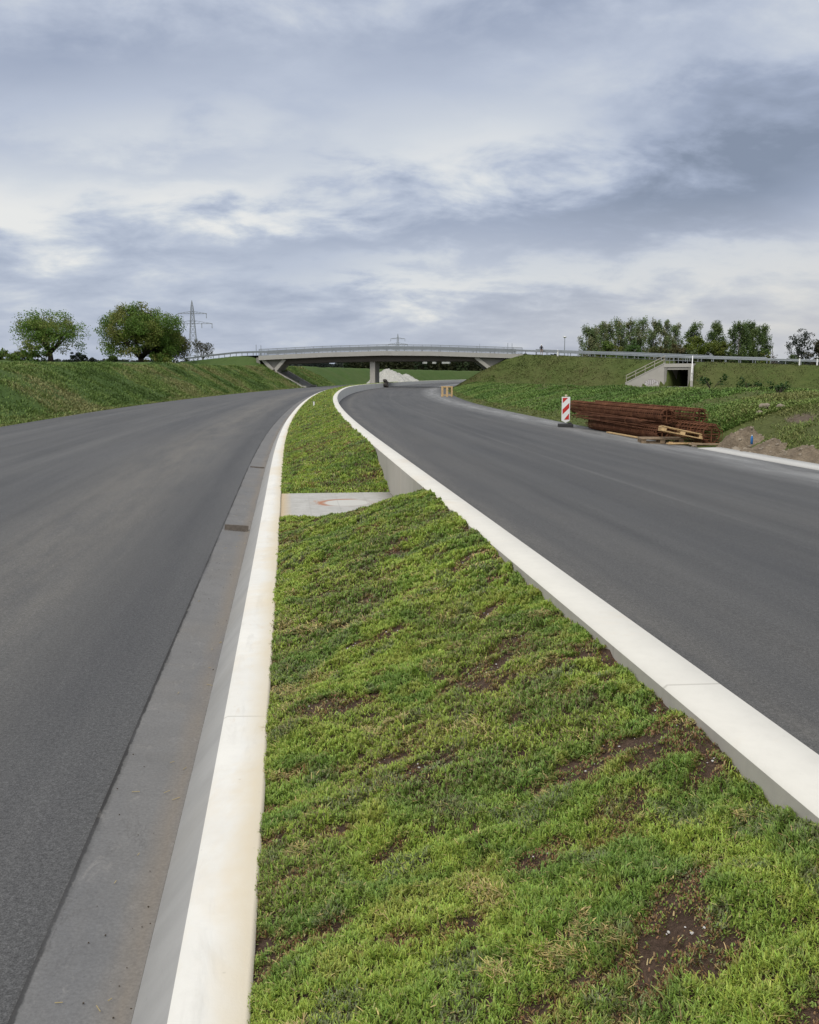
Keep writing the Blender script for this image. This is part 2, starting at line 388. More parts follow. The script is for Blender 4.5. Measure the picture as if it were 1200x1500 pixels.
# ------------------------------------------------------------------ light: overcast sky and a soft sun
SUN_EL, SUN_AZ = R(52), R(205)     # azimuth clockwise from +Y: behind the camera, a little to the left
sd = Vector((math.sin(SUN_AZ) * math.cos(SUN_EL), math.cos(SUN_AZ) * math.cos(SUN_EL), math.sin(SUN_EL)))
sun = bpy.data.objects.new('sun', bpy.data.lights.new('sun', 'SUN')); COL.objects.link(sun)
sun.data.energy = 1.5; sun.data.angle = R(22); sun.data.color = (1, .94, .84)
sun.rotation_euler = (-sd).to_track_quat('-Z', 'Y').to_euler()
world = bpy.data.worlds.new('World'); scene.world = world; world.use_nodes = True
def build_sky():
    nt = world.node_tree; N = nt.nodes; L = nt.links.new
    k = NT.__new__(NT); k.nt = nt; k.n = N
    bg = N['Background']; bg.inputs['Strength'].default_value = .1
    sky = N.new('ShaderNodeTexSky'); sky.sky_type = 'NISHITA'; sky.sun_disc = False
    sky.sun_elevation = SUN_EL; sky.sun_rotation = SUN_AZ; sky.air_density = 1.2; sky.dust_density = 2
    tc = N.new('ShaderNodeTexCoord'); sep = N.new('ShaderNodeSeparateXYZ'); L(tc.outputs['Generated'], sep.inputs[0])
    x, y, z = sep.outputs
    up = k.math('ADD', k.math('MAXIMUM', z, 0.0), .30)
    cx = k.math('DIVIDE', x, up); cy = k.math('DIVIDE', y, up)
    comb = N.new('ShaderNodeCombineXYZ'); L(cx, comb.inputs[0]); L(cy, comb.inputs[1])
    mp = N.new('ShaderNodeMapping'); mp.inputs['Location'].default_value = (12.5, -3.3, 5.1); mp.inputs['Scale'].default_value = (1.5, 1.9, 1)
    mp.inputs['Rotation'].default_value = (0, 0, R(-14))
    L(comb.outputs[0], mp.inputs[0])
    big = k.noise(mp.outputs[0], .9, 4, .5, .2)
    med = k.noise(mp.outputs[0], 3.0, 8, .57, .2)
    # direction grid: a = x/y, e = z/y, warped by the noise so that bank outlines stay cloud-like
    yy = k.math('MAXIMUM', y, .05)
    a = k.math('ADD', k.math('DIVIDE', x, yy), k.math('MULTIPLY', k.math('SUBTRACT', big, .5), .30))
    e = k.math('ADD', k.math('DIVIDE', z, yy), k.math('MULTIPLY', k.math('SUBTRACT', med, .5), .16))
    val = k.math('ADD', .555, k.math('MULTIPLY', k.math('SUBTRACT', med, .5), .74))
    val = k.math('ADD', val, k.math('MULTIPLY', k.math('SUBTRACT', big, .5), .22))
    front = k.math('MULTIPLY', y, 2.5, True)
    for (ca, ce, sa, se, amp, tilt) in [
        (-.42, .168, .17, .038, .36, -.03), (-.20, .178, .11, .026, .30, .05), (-.30, .255, .20, .035, .10, 0), (.10, .235, .15, .034, .24, .04), (.0, .205, .12, .025, .14, 0),
        (.37, .21, .17, .072, -.30, .28), (.19, .165, .17, .034, -.20, .14), (-.09, .140, .13, .026, -.12, .0),
        (.38, .325, .12, .04, .10, .2), (-.32, .33, .22, .05, -.16, .1), (.04, .335, .16, .04, -.14, .0), (.30, .27, .10, .03, -.12, .2), (-.05, .40, .5, .03, .08, 0),
        (.28, .108, .26, .028, .28, .06), (.42, .08, .16, .04, .16, 0), (.02, .100, .10, .02, .18, 0), (-.36, .075, .26, .04, -.03, 0), (.02, .05, .18, .04, -.06, 0)]:
        da = k.math('SUBTRACT', a, ca)
        de = k.math('SUBTRACT', k.math('SUBTRACT', e, ce), k.math('MULTIPLY', da, tilt))
        r2 = k.math('ADD', k.math('POWER', k.math('ABSOLUTE', k.math('DIVIDE', da, sa)), 2.0), k.math('POWER', k.math('ABSOLUTE', k.math('DIVIDE', de, se)), 2.0))
        g = k.math('EXPONENT', k.math('MULTIPLY', r2, -1.0))
        val = k.math('ADD', val, k.math('MULTIPLY', k.math('MULTIPLY', g, amp), front))
    col = k.ramp(val, [(.12, (.235, .280, .375)), (.36, (.36, .415, .54)), (.56, (.50, .555, .67)), (.75, (.66, .70, .755)), (.95, (.83, .835, .825))])
    # warmer and paler near the horizon on the right
    hz = k.math('MULTIPLY', k.math('MULTIPLY', k.band(z, .04, .13), k.math('ADD', k.math('MULTIPLY', x, 1.6), .12, True)), .8)
    col = k.mix(hz, col, (.62, .60, .58))
    # thinner, brighter cloud round the hidden sun and overhead, all behind or above the picture
    dt = N.new('ShaderNodeVectorMath'); dt.operation = 'DOT_PRODUCT'; L(tc.outputs['Generated'], dt.inputs[0]); dt.inputs[1].default_value = sd
    glow = k.math('MULTIPLY', k.math('POWER', k.math('MAXIMUM', dt.outputs['Value'], 0.0), 2.5), 1.35)
    over = k.math('MULTIPLY', k.math('SUBTRACT', k.math('MAXIMUM', z, .42), .42), 1.3)
    gain = k.math('ADD', k.math('ADD', 1.0, glow), over)
    gg = N.new('ShaderNodeCombineColor')
    for i, wt in enumerate((1.06, .90, .66)):      # light through thin cloud is warmer than the grey banks
        L(k.math('ADD', 1.0, k.math('MULTIPLY', k.math('SUBTRACT', gain, 1.0), wt)), gg.inputs[i])
    col = k.mix(1.0, col, gg.outputs[0], 'MULTIPLY')
    col = k.mix(1.0, col, (10, 10, 10), 'MULTIPLY')
    col = k.mix(.93, sky.outputs[0], col)
    L(col, bg.inputs[0])
build_sky()
scene.view_settings.view_transform = 'Standard'; scene.view_settings.look = 'None'
scene.view_settings.exposure = 0; scene.view_settings.gamma = 1
scene.cycles.max_bounces = 6; scene.cycles.diffuse_bounces = 3; scene.cycles.glossy_bounces = 2
scene.cycles.transmission_bounces = 2; scene.cycles.caustics_reflective = False; scene.cycles.caustics_refractive = False
scene.cycles.use_denoising = True

# ------------------------------------------------------------------ road, kerb, gutter, wall
SV = np.concatenate([np.arange(-14, 40, 1.0), np.arange(40, 200, 2.0), np.arange(200, 441, 5.0)])
def rows(ts, zs):
    n = len(SV)
    return (np.stack([np.broadcast_to(np.asarray(t(SV) if callable(t) else t, float), n) for t in ts], 1),
            np.stack([np.broadcast_to(np.asarray(z(SV) if callable(z) else z, float), n) for z in zs], 1))
g = lambda dz: (lambda s: Zk(s) + dz)
# left carriageway: many columns so that crossfall stays smooth
tl = np.linspace(-.885, TL, 9)
T, Z = rows([float(t) for t in tl], [(lambda s, f=(t + .885) / (TL + .885): (Zk(s) - .168) * (1 - f) + Zl(s) * f) for t in tl])
tag(grid('left_carriageway', SV, T[:, ::-1], Z[:, ::-1], M['asphalt_l'], smoothf=True), 'dark grey asphalt carriageway left of the planted median', None, None, 'structure')
T, Z = rows([1.80] + [(lambda s, f=f: 1.8 + (Te(s) - 1.8) * f) for f in np.linspace(.1, 1, 9)],
            [Zr] + [(lambda s, f=f: Zr(s) * (1 - f) + Ze(s) * f) for f in np.linspace(.1, 1, 9)])
tag(grid('right_carriageway', SV, T, Z, M['asphalt_r'], smoothf=True), 'dark grey asphalt carriageway right of the white topped wall', None, None, 'structure')
# kerb with sloping face (profile lofted along the road)
kb = empty('kerb', (0, 0, 0), 0, 'white topped concrete kerb between the left gutter and the planted median', 'kerb')
wob = .004 * np.sin(SV * 2.1) + .003 * np.sin(SV * 5.7)
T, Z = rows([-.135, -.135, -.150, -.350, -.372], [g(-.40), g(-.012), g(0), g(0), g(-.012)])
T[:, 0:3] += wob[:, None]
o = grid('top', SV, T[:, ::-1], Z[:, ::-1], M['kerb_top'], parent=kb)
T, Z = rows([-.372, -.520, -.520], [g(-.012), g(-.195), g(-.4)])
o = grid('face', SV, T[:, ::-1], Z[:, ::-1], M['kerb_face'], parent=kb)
gt = empty('gutter', (0, 0, 0), 0, 'grey concrete drainage gutter running along the left kerb', 'gutter')
T, Z = rows([-.521, -.60, -.86, -.885, -.885], [g(-.196), g(-.197), g(-.168), g(-.160), g(-.35)])
grid('channel', SV, T[:, ::-1], Z[:, ::-1], M['gutter'], parent=gt)
for sc_, ln in ((12.15, .16), (20.4, .07)):
    mb = MB()
    for i in range(2):
        t0, t1 = (-.845, -.545)
        x0, y0 = W(sc_, t0); x1, y1 = W(sc_, t1)
        zz = float(Zk(sc_)) - .183
    mb.beam((x0, y0, zz), (x1, y1, zz - .025), .03, ln)
    for q in range(9):
        f = (q + .5) / 9
        cx_, cy_ = x0 + (x1 - x0) * f, y0 + (y1 - y0) * f
        mb.box((cx_, cy_, zz + .008 - .025 * f + .004), (.012, ln * .8, .016), Matrix.Rotation(PSI, 3, 'Z'), 0)
    mb.build('drain_grate', M['grate'], gt)
n_ = 110; cs = 2.2 + 14 * rng.random(n_) ** 1.6; ct = -.53 - .33 * rng.random(n_) ** 1.7
mb = MB()
for a_, b_ in zip(cs, ct):
    x, y = W(a_, b_); zb = float(Zk(a_)) - .196 + (-.55 - b_) * .09
    if random.random() < .35:
        an = random.uniform(0, 3.14); l_ = random.uniform(.006, .022); mb.beam((x - l_ * math.cos(an), y - l_ * math.sin(an), zb + .004), (x + l_ * math.cos(an), y + l_ * math.sin(an), zb + .006), .002, .002, 1)
    else:
        r_ = random.uniform(.001, .0032); mb.box((x, y, zb + r_ * .6), (r_ * 2, r_ * 1.4, r_ * 1.2), Matrix.Rotation(random.uniform(0, 3), 3, 'Z'), 0)
tag(mb.build('crumbs', [plain('dirt_crumb', (.07, .055, .04), .9, .1), plain('dry_straw', (.40, .32, .16), .8, .1)]), 'dark dirt crumbs and bits of straw lying in the gutter', 'dirt', None, 'stuff')
# right wall
wl = empty('retaining_wall', (0, 0, 0), 0, 'long curving white topped concrete wall holding up the right carriageway', 'wall')
gw = lambda dz: (lambda s: Zw(s) + dz)
T, Z = rows([1.55, 1.565, 1.785, 1.80], [gw(-.014), gw(0), gw(.006), gw(-.010)])
grid('top', SV, T, Z, M['wall_top'], parent=wl)
T, Z = rows([1.548, 1.55], [-1.0, gw(-.014)])
grid('median_face', SV, T, Z, M['wall_face'], parent=wl)
T, Z = rows([1.80, 1.83, 1.84], [gw(-.010), (lambda s: Zr(s) + .02), (lambda s: Zr(s) - .2)])
grid('road_face', SV, T, Z, M['wall_right'], parent=wl)
# pale concrete strip at the right edge of the right road
SVs = SV; SV = np.arange(8, 24.6, .5)
st_ = empty('kerb_strip', (0, 0, 0), 0, 'pale flush concrete edge strip along the right road beside the rubble', 'kerb')
T, Z = rows([11.0, 11.0, 11.66, 11.66], [-.35, -.185, -.175, -.4])
grid('slab', SV, T, Z, M['strip'], parent=st_)
SV = SVs

# ------------------------------------------------------------------ median ground, pit slab and sedum
def crossf(s): return np.where(s < 11.6, 1 - smooth(10.7, 12.25, s), smooth(14.5, 17.6, s))
def Zmed(s, t):
    gap = np.interp(s, [-5, 3, 6, 9.5, 16, 40], [.075, .07, .05, .01, .03, .02])
    f = np.clip((t + .13) / 1.68, 0, 1)
    zk = Zk(s) - .02
    base = zk + crossf(s) * (Zw(s) - gap - zk) * f
    lum = (fbm(s * 2.3 - t * .9, t * 1.3 + s * .3, 3, 4) - .5) * .13 + (fbm(s * 10, t * 10, 8, 2) - .5) * .055
    edge = np.minimum(smooth(0, .12, t + .13), 1) 
    pit = np.clip(np.maximum(smooth(12.4, 11.9, s), smooth(14.4, 14.9, s)), 0, 1)
    return base + lum * (.25 + .75 * edge) * pit - .06 * (1 - pit)
SVm = np.concatenate([np.arange(1.0, 24, .05), np.arange(24, 60, .2), np.arange(60, 180, 1.5)])
tm = np.linspace(-.137, 1.552, 60)
SS, TT = np.meshgrid(SVm, tm, indexing='ij')
med = grid('median_soil', SVm, TT, Zmed(SS, TT) - .012, M['soil'], smoothf=True)
tag(med, 'dark humus strip between kerb and wall under the planting', None, None, 'structure')
# far end of the median beyond 180 m
SVm2 = np.arange(180, 440, 5.0); SS2, TT2 = np.meshgrid(SVm2, np.linspace(-.137, 1.552, 4), indexing='ij')
fm = groundm('thin_grass', [(.05, .075, .02), (.07, .10, .03), (.09, .12, .035), (.08, .10, .03)])
tag(grid('far_median_soil', SVm2, TT2, Zmed(SS2, TT2), fm), 'green median strip continuing beyond the bridge', None, None, 'structure')

def slabm():
    k = NT('slab_concrete', .85, .25)
    u = k.new('ShaderNodeUVMap', uv_map='st'); sep = k.new('ShaderNodeSeparateXYZ'); k.link(u.outputs[0], sep.inputs[0])
    n = k.noise(k.obj(), 7, 5, .65); n2 = k.noise(k.obj(), 40, 4, .6)
    c = k.ramp(n, [(.3, (.36, .35, .32)), (.7, (.46, .45, .42))])
    dx = k.math('DIVIDE', k.math('SUBTRACT', sep.outputs[0], .80), .36); dy = k.math('DIVIDE', k.math('SUBTRACT', sep.outputs[1], 13.45), .36)
    r = k.math('SQRT', k.math('ADD', k.math('MULTIPLY', dx, dx), k.math('MULTIPLY', dy, dy)))
    rn = k.math('ADD', r, k.math('MULTIPLY', k.math('SUBTRACT', n, .5), .25))
    c = k.mix(k.ramp(rn, [(.85, 1.), (.92, 0.)]), c, (.50, .49, .45))
    ring = k.math('MULTIPLY', k.band(rn, 1.03, .22), k.ramp(k.math('SUBTRACT', k.math('MULTIPLY', dy, .6), dx), [(.0, .1), (.5, 1.)]))
    c = k.mix(k.math('MULTIPLY', ring, .9), c, (.36, .13, .05))
    leak = k.math('MULTIPLY', k.band(dx, -1.15, .35), k.ramp(k.noise(k.uv(9, 1.2), 2.0, 4, .7), [(.45, 0.), (.6, 1.)]))
    leak = k.math('MULTIPLY', leak, k.band(dy, .35, 1.1))
    c = k.mix(k.math('MULTIPLY', leak, .8), c, (.40, .17, .07))
    yl = k.band(sep.outputs[0], -.11, .13)
    c = k.mix(k.math('MULTIPLY', yl, .7), c, (.62, .47, .27))
    for jx in (.27, .68, 1.1):
        c = k.mix(k.math('MULTIPLY', k.band(sep.outputs[0], jx, .012), .35), c, (.3, .29, .27))
    k.col(c); k.bump(n2, .25, .005); return k.m
SVp = np.arange(12.15, 14.75, .13); 
Tp = np.repeat(np.array([[-.134, .3, .8, 1.2, 1.546]]), len(SVp), 0); Zp = np.full_like(Tp, -.028)
Tp = np.concatenate([Tp[:, :1], Tp, Tp[:, -1:]], 1); Zp = np.concatenate([Zp[:, :1] - .3, Zp, Zp[:, -1:] - .3], 1)
o = grid('shaft_cover', SVp, Tp, Zp, slabm())
tag(o, 'rust stained pale concrete shaft cover sunk in the planted median', 'cover slab')

SED = np.array([(.262, .335, .056), (.188, .272, .047), (.125, .202, .040), (.155, .180, .080), (.185, .090, .048), (.44, .38, .16), (.28, .31, .065)])
def bare(s, t):
    # bare streaks lie across the median, slanting away to the wall
    u = s * .90 - t * .42; v = t * .90 + s * .42
    a = fbm(u * 3.4, v * 1.9, 21, 4); b = fbm(u * 8 + 40, v * 5.0, 33, 3)
    return .5 + (a - .5) * .52 + (b - .5) * .62
def sedum_points(s0, s1, n):
    s = rng.uniform(s0, s1, n); t = rng.uniform(-.128, 1.545, n)
    t = np.where(rng.random(n) < .02, -.15 + .03 * rng.random(n), t)      # a few sprigs creep over the kerb edge
    keep = (s < 12.2 + .05 * np.sin(t * 20)) | (s > 14.55 + .04 * np.sin(t * 17))
    b = bare(s, t)
    lim = .652 + np.clip((s - 9) / 60, 0, .3)
    keep &= rng.random(n) > smooth(lim - .05, lim + .05, b) * (.55 + .33 * (vnoise(s * 14, t * 14, 7) > .45))
    return s[keep], t[keep], b[keep]
def make_blades(x, y, z, nrm_tilt, h, w, col, bend, yaw, tipf=1.25):
    """each blade: two quads, bent; colours per blade, lighter at the tip as young growth is"""
    n = len(x)
    dx, dy = np.cos(yaw), np.sin(yaw)            # lean direction
    wx, wy = -dy, dx
    lv = [(0, 0, 1.0), (.55, .35, .95), (1.0, 1.0, .45)]
    V = np.zeros((n, 6, 3), np.float32); C = np.zeros((n, 6, 3), np.float32)
    for i, (hz, bn, wf) in enumerate(lv):
        bx = x + dx * bend * h * bn; by = y + dy * bend * h * bn; bz = z + h * hz * (1 - .25 * np.minimum(bend, 1.5) * bn)
        for j, sg in enumerate((-.5, .5)):
            V[:, i * 2 + j, 0] = bx + wx * w * wf * sg; V[:, i * 2 + j, 1] = by + wy * w * wf * sg; V[:, i * 2 + j, 2] = bz
            C[:, i * 2 + j] = col * (1 + (tipf - 1) * hz)
    base = (np.arange(n) * 6)[:, None]
    F = np.concatenate([base + np.array([[0, 1, 3, 2]]), base + np.array([[2, 3, 5, 4]])], 1)
    return V.reshape(-1, 3), F.ravel(), C.reshape(-1, 3)
VV, FF, CC = [], [], []
off = 0
for (s0, s1, n, h0, w0) in [(1.6, 3.4, 215000, .0175, .0038), (3.4, 6, 210000, .0195, .0047), (6, 12.3, 210000, .024, .0072), (14.4, 30, 110000, .036, .014), (30, 60, 50000, .05, .03), (60, 180, 36000, .07, .07)]:
    near = s0 < 12
    if near:      # little rosettes: sprigs lean outward from each tuft centre
        per = 11
        s, t, b = sedum_points(s0, s1, n // per)
        rt = rng.uniform(.012, .030, len(s)) * (1.5 if s0 >= 6 else 1)
        s, t, b, rt = (np.repeat(q, per) for q in (s, t, b, rt))
        ra = np.sqrt(rng.random(len(s))); pa = rng.uniform(0, 6.283, len(s))
        tf = np.repeat(rng.uniform(.75, 1.3, len(s) // per), per)
        s = s + ra * rt * np.cos(pa); t = np.clip(t + ra * rt * np.sin(pa), -.16, 1.546)
    else:
        s, t, b = sedum_points(s0, s1, n); ra = rng.random(len(s)); pa = rng.uniform(0, 6.283, len(s)); tf = 1.0
    z = Zmed(s, t) - .006
    cl = fbm(s * 9, t * 9, 51, 2)                     # cushions
    h = h0 * (.45 + .9 * cl + rng.uniform(-.2, .35, len(s))) * tf * (1.15 - .45 * ra ** 2)
    h = h * (1 - .5 * smooth(.56, .65, b))
    p1 = fbm(s * 2.1 + t, t * 2.8, 61, 4); p2 = fbm(s * 4.1, t * 4.5 + s, 71, 3); p3 = fbm(s * 5 - t, t * 6, 81, 4); p7 = fbm(s * 1.1, t * 1.6, 95, 3)
    k1 = np.clip(smooth(.36, .60, p1) + rng.uniform(-.3, .3, len(s)), 0, 1)[:, None]
    col = SED[1] * (1 - k1) + SED[0] * k1
    k2 = (smooth(.52, .68, p2) * .8)[:, None]; col = col * (1 - k2) + SED[2] * k2
    k3 = (smooth(.58, .68, p3) * (rng.random(len(s)) < .55))[:, None]; col = col * (1 - k3) + SED[3] * k3
    k4 = (smooth(.36, .28, p3) * .7)[:, None]; col = col * (1 - k4) + SED[6] * k4
    k5 = (smooth(.555, .635, b) * .9 * (rng.random(len(s)) < .6))[:, None]; col = col * (1 - k5) + SED[4] * k5
    k8 = (smooth(.58, .68, p7) * (rng.random(len(s)) < .28))[:, None]; col = col * (1 - k8) + np.array((.15, .125, .060)) * k8
    p6 = fbm(s * 5 + 9, t * 5, 91, 3)
    straw = (rng.random(len(s)) < (.014 + .40 * smooth(.68, .76, p6)))
    col[straw] = SED[5] * rng.uniform(.6, 1.0, (straw.sum(), 1)) * np.array([1, .95, .9])
    h[straw] *= 1.2
    col = col * rng.uniform(.68, 1.32, (len(s), 1)) * (1 + rng.uniform(-.10, .10, (len(s), 3)))
    x, y = W(s, t)
    v, f, c = make_blades(x, y, z, 0, h, w0 * rng.uniform(.7, 1.3, len(s)), col, ra * rng.uniform(.5, 1.5, len(s)) + straw * .7, pa + PSI + 1.57 + rng.normal(0, .5, len(s)), 1.3)
    VV.append(v); FF.append(f + off); CC.append(c); off += len(v)
sed = fastmesh('sedum_carpet', np.concatenate(VV), np.concatenate(FF), 4, M['sedum'], np.concatenate(CC))
tag(sed, 'low green sedum carpet with reddish bare streaks planted between kerb and wall', 'sedum carpet', None, 'stuff')
# pebbles in the bare spots
def rock(mb, c, r, seed, m=0, flat=.7):
    rr = random.Random(seed); bm = bmesh.new(); bmesh.ops.create_icosphere(bm, subdivisions=1 if r < .05 else 2, radius=1)
    sx, sy, sz = rr.uniform(.75, 1.3), rr.uniform(.75, 1.2), flat * rr.uniform(.8, 1.1)
    P = []
    for v in bm.verts:
        k = 1 + rr.uniform(-.16, .16); P.append((c[0] + v.co.x * sx * r * k, c[1] + v.co.y * sy * r * k, c[2] + v.co.z * sz * r * k))
    mb.poly(P, [tuple(v.index for v in f.verts) for f in bm.faces], m); bm.free()
s = rng.uniform(2.2, 9, 9000); t = rng.uniform(-.05, 1.5, 9000); b = bare(s, t); ok = (b > .655) & (rng.random(9000) < .25)
s, t = s[ok][:420], t[ok][:420]
mb = MB()
for i, (a_, c_) in enumerate(zip(s, t)):
    x, y = W(a_, c_); rock(mb, (float(x), float(y), float(Zmed(a_, c_)) - .006), random.uniform(.002, .006), i)
tag(mb.build('pebbles', M['pebble']), 'small pale pebbles lying in bare soil spots of the median', 'pebbles', None, 'stuff')

# ------------------------------------------------------------------ terrain beside the road
EP = np.array([(17.0, 158.0, 5.10), (28.4, 150.5, 4.45), (39.6, 138.6, 3.62), (56.0, 128.6, 2.92), (75, 119, 2.45), (110, 104, 1.8), (160, 82, 1.4)])
LP = np.array([(-24.6, 158.0, 4.85), (-30.4, 165.5, 4.9), (-39.5, 176, 4.35), (-47.5, 187, 3.75), (-60, 203, 3.4), (-90, 240, 3.2)])
def emb(P, x, y, side):
    """signed distance to the front shoulder (positive in front, towards the camera) and shoulder height there"""
    best = np.full(x.shape, 1e9); sg = np.zeros(x.shape); zz = np.zeros(x.shape)
    for i in range(len(P) - 1):
        a, b = P[i], P[i + 1]; dx, dy = b[0] - a[0], b[1] - a[1]; l2 = dx * dx + dy * dy
        u = np.clip(((x - a[0]) * dx + (y - a[1]) * dy) / l2, 0, 1)
        ex, ey = x - a[0] - u * dx, y - a[1] - u * dy
        d = np.hypot(ex, ey); s_ = (dx * ey - dy * ex) * side
        up = d < best; best = np.where(up, d, best); sg = np.where(up, np.sign(s_), sg); zz = np.where(up, a[2] + u * (b[2] - a[2]), zz)
    return best * np.where(sg == 0, 1, sg), zz
RW = 9.5
def smax(a, b, k=.5): return .5 * (a + b + np.sqrt((a - b) ** 2 + k * k)) - .0 * k
UP = np.array((39.6, 138.6)); UT = np.array((.78, -.63)); UT = UT / np.hypot(*UT); UN = np.array((UT[1], -UT[0]))   # underpass: along the road, and outward
FLOOR = .02
def Zright(s, t, raw=False):
    x, y = W(s, t)
    te = Te(s) + np.where(s < 26.5, np.interp(s, [10, 24, 27], [1.6, 1.0, .25]), .25)
    ze = Ze(s) - .02
    u = t - te
    zc = Zc(s)
    ramp = ze + (zc - ze) * (1 - (1 - np.clip(u / 5.2, 0, 1)) ** 1.5)
    shelf = np.interp(u, [0, 7.5, 20, 45, 120, 400], [0, 0, -.6, -1.0, -.8, 0]) 
    low = np.where(u < 5.2, ramp, zc + shelf)
    low = np.maximum(low, np.where(u > 5, -.25, -9))
    d, zt = emb(EP, x, y, -1)
    e = np.where(d > 0, zt - d / 1.75, np.where(d > -RW, zt, zt - (-d - RW) / 1.75))
    z = smax(low, e, .25)
    cut = ze + np.maximum(u, 0) / 1.75
    z = np.where(s > 100, np.minimum(z, cut), z)
    z = np.where(u < 0, ze - .03, z)
    bmp = (fbm(x * .35, y * .35, 5, 4) - .5) * .5 * smooth(0, 2, u)
    z = z + bmp * np.where(np.abs(d + RW / 2) < RW / 2, 0, 1)
    if not raw:   # clear the forecourt and the tunnel of the underpass
        ax = (x - UP[0]) * UT[0] + (y - UP[1]) * UT[1]; an = (x - UP[0]) * UN[0] + (y - UP[1]) * UN[1]
        inside = (np.abs(ax - .2) < 1.75 + .0 * an) & (an > -12) & (an < 1.7)
        z = np.where(inside & (an > -11), np.minimum(z, FLOOR - .05), z)
        fore = (an >= 1.5) & (an < 9.5) & (ax > np.maximum(-2.75 - (an - 1.6) * 1.69, -8.2)) & (ax < 2.15 + (an - 1.7) * .38)
        z = np.where(fore, np.minimum(z, FLOOR - .04), z)
    return z
def Zleft(s, t, xy=None):
    x, y = W(s, t)
    u = (TL - .15) - t
    ze = Zl(s) - .02
    f = Zf(s)
    d, zt = emb(LP, x, y, 1)
    e = np.where(d > 0, zt - d / 1.9, np.where(d > -RW, zt, zt - (-d - RW) / 1.9))
    top = smax(f, e, .3)
    verge = .05 * np.clip(u / .9, 0, 1)
    slope = ze + verge + np.maximum(u - .9, 0) / 1.75
    k = .6
    z = .5 * (slope + top - np.sqrt((slope - top) ** 2 + k * k))
    z = np.where(u < .6, np.minimum(z, ze + verge), z)
    z = np.where(u < 0, ze - .03, z)
    bmp = (fbm(x * .4, y * .4, 9, 4) - .5) * .55 * smooth(.6, 2.5, u)
    return z + bmp * np.where(np.abs(d + RW / 2) < RW / 2, .1, 1)
bank_cols_l = [(.042, .075, .018), (.058, .10, .024), (.075, .12, .030), (.082, .11, .035)]
bank_cols_r = [(.050, .070, .019), (.070, .095, .026), (.090, .11, .033), (.095, .095, .038)]
px1, py1 = W(26.6, 14.05); px2, py2 = W(24.7, 14.1); px3, py3 = W(23.2, 13.65)
M['bank_l'] = groundm('bank_turf', bank_cols_l)
M['bank_r'] = groundm('dry_bank_turf', bank_cols_r, [(float(px1), float(py1), .38, (.20, .17, .135)), (float(px2), float(py2), .62, (.12, .095, .07)), (float(px3), float(py3), .42, (.13, .105, .075))])
tl_ = -np.concatenate([np.arange(11.2, 20, .4), np.arange(20, 40, 1.0), np.arange(40, 80, 4), [80, 100, 130, 170, 220, 300, 420, 600]])
sl_ = np.concatenate([np.arange(-14, 220, 1.2), np.arange(220, 441, 4)])
SS, TT = np.meshgrid(sl_, tl_[::-1], indexing='ij')
tag(grid('left_bank', sl_, TT, Zleft(SS, TT), M['bank_l'], smoothf=True), 'grassy cut slope and field left of the road', None, None, 'structure')
tr_ = np.concatenate([np.arange(11.0, 26, .4), np.arange(26, 70, .5), np.arange(70, 110, 3), [112, 130, 160, 200, 260, 340, 450, 600]])
sr_ = np.concatenate([np.arange(-14, 90, 1.2), np.arange(90, 175, .7), np.arange(175, 441, 4)])
SS, TT = np.meshgrid(sr_, tr_, indexing='ij')
ZR = Zright(SS, TT)
tag(grid('right_bank', sr_, TT, ZR, M['bank_r'], smoothf=True), 'grassy bank and road embankment right of the road', None, None, 'structure')
mb = MB(); mb.poly([(-6000, -3000, -1.6), (6000, -3000, -1.6), (6000, 9000, -1.6), (-6000, 9000, -1.6)], [(0, 1, 2, 3)])
tag(mb.build('ground', M['bank_l']), 'flat green land stretching to the horizon', None, None, 'structure')
# crossing road surface on the embankments, a sheet just above the fill
def side_road(P, name, lab, sgn):
    mb = MB(); L_, Rr = [], []
    for i, p in enumerate(P):
        a = P[max(i - 1, 0)]; b = P[min(i + 1, len(P) - 1)]
        d = np.array((b[0] - a[0], b[1] - a[1])); d /= np.hypot(*d); n = np.array((-d[1], d[0])) * sgn
        L_.append((p[0] + n[0] * 1.6, p[1] + n[1] * 1.6, p[2] + .06)); Rr.append((p[0] + n[0] * 8.2, p[1] + n[1] * 8.2, p[2] + .06))
    n_ = len(P); mb.poly(L_ + Rr, [(i, i + 1, n_ + i + 1, n_ + i) for i in range(n_ - 1)])
    tag(mb.build(name, M['side_asphalt']), lab, None, None, 'structure')
M['side_asphalt'] = plain('side_road_asphalt', (.09, .09, .092), .85, .3, 0, .15, 1)
side_road(EP, 'crossing_road', 'side road on the right embankment leading to the bridge', 1)
side_road(LP, 'bridge_approach', 'side road climbing to the left end of the bridge', -1)

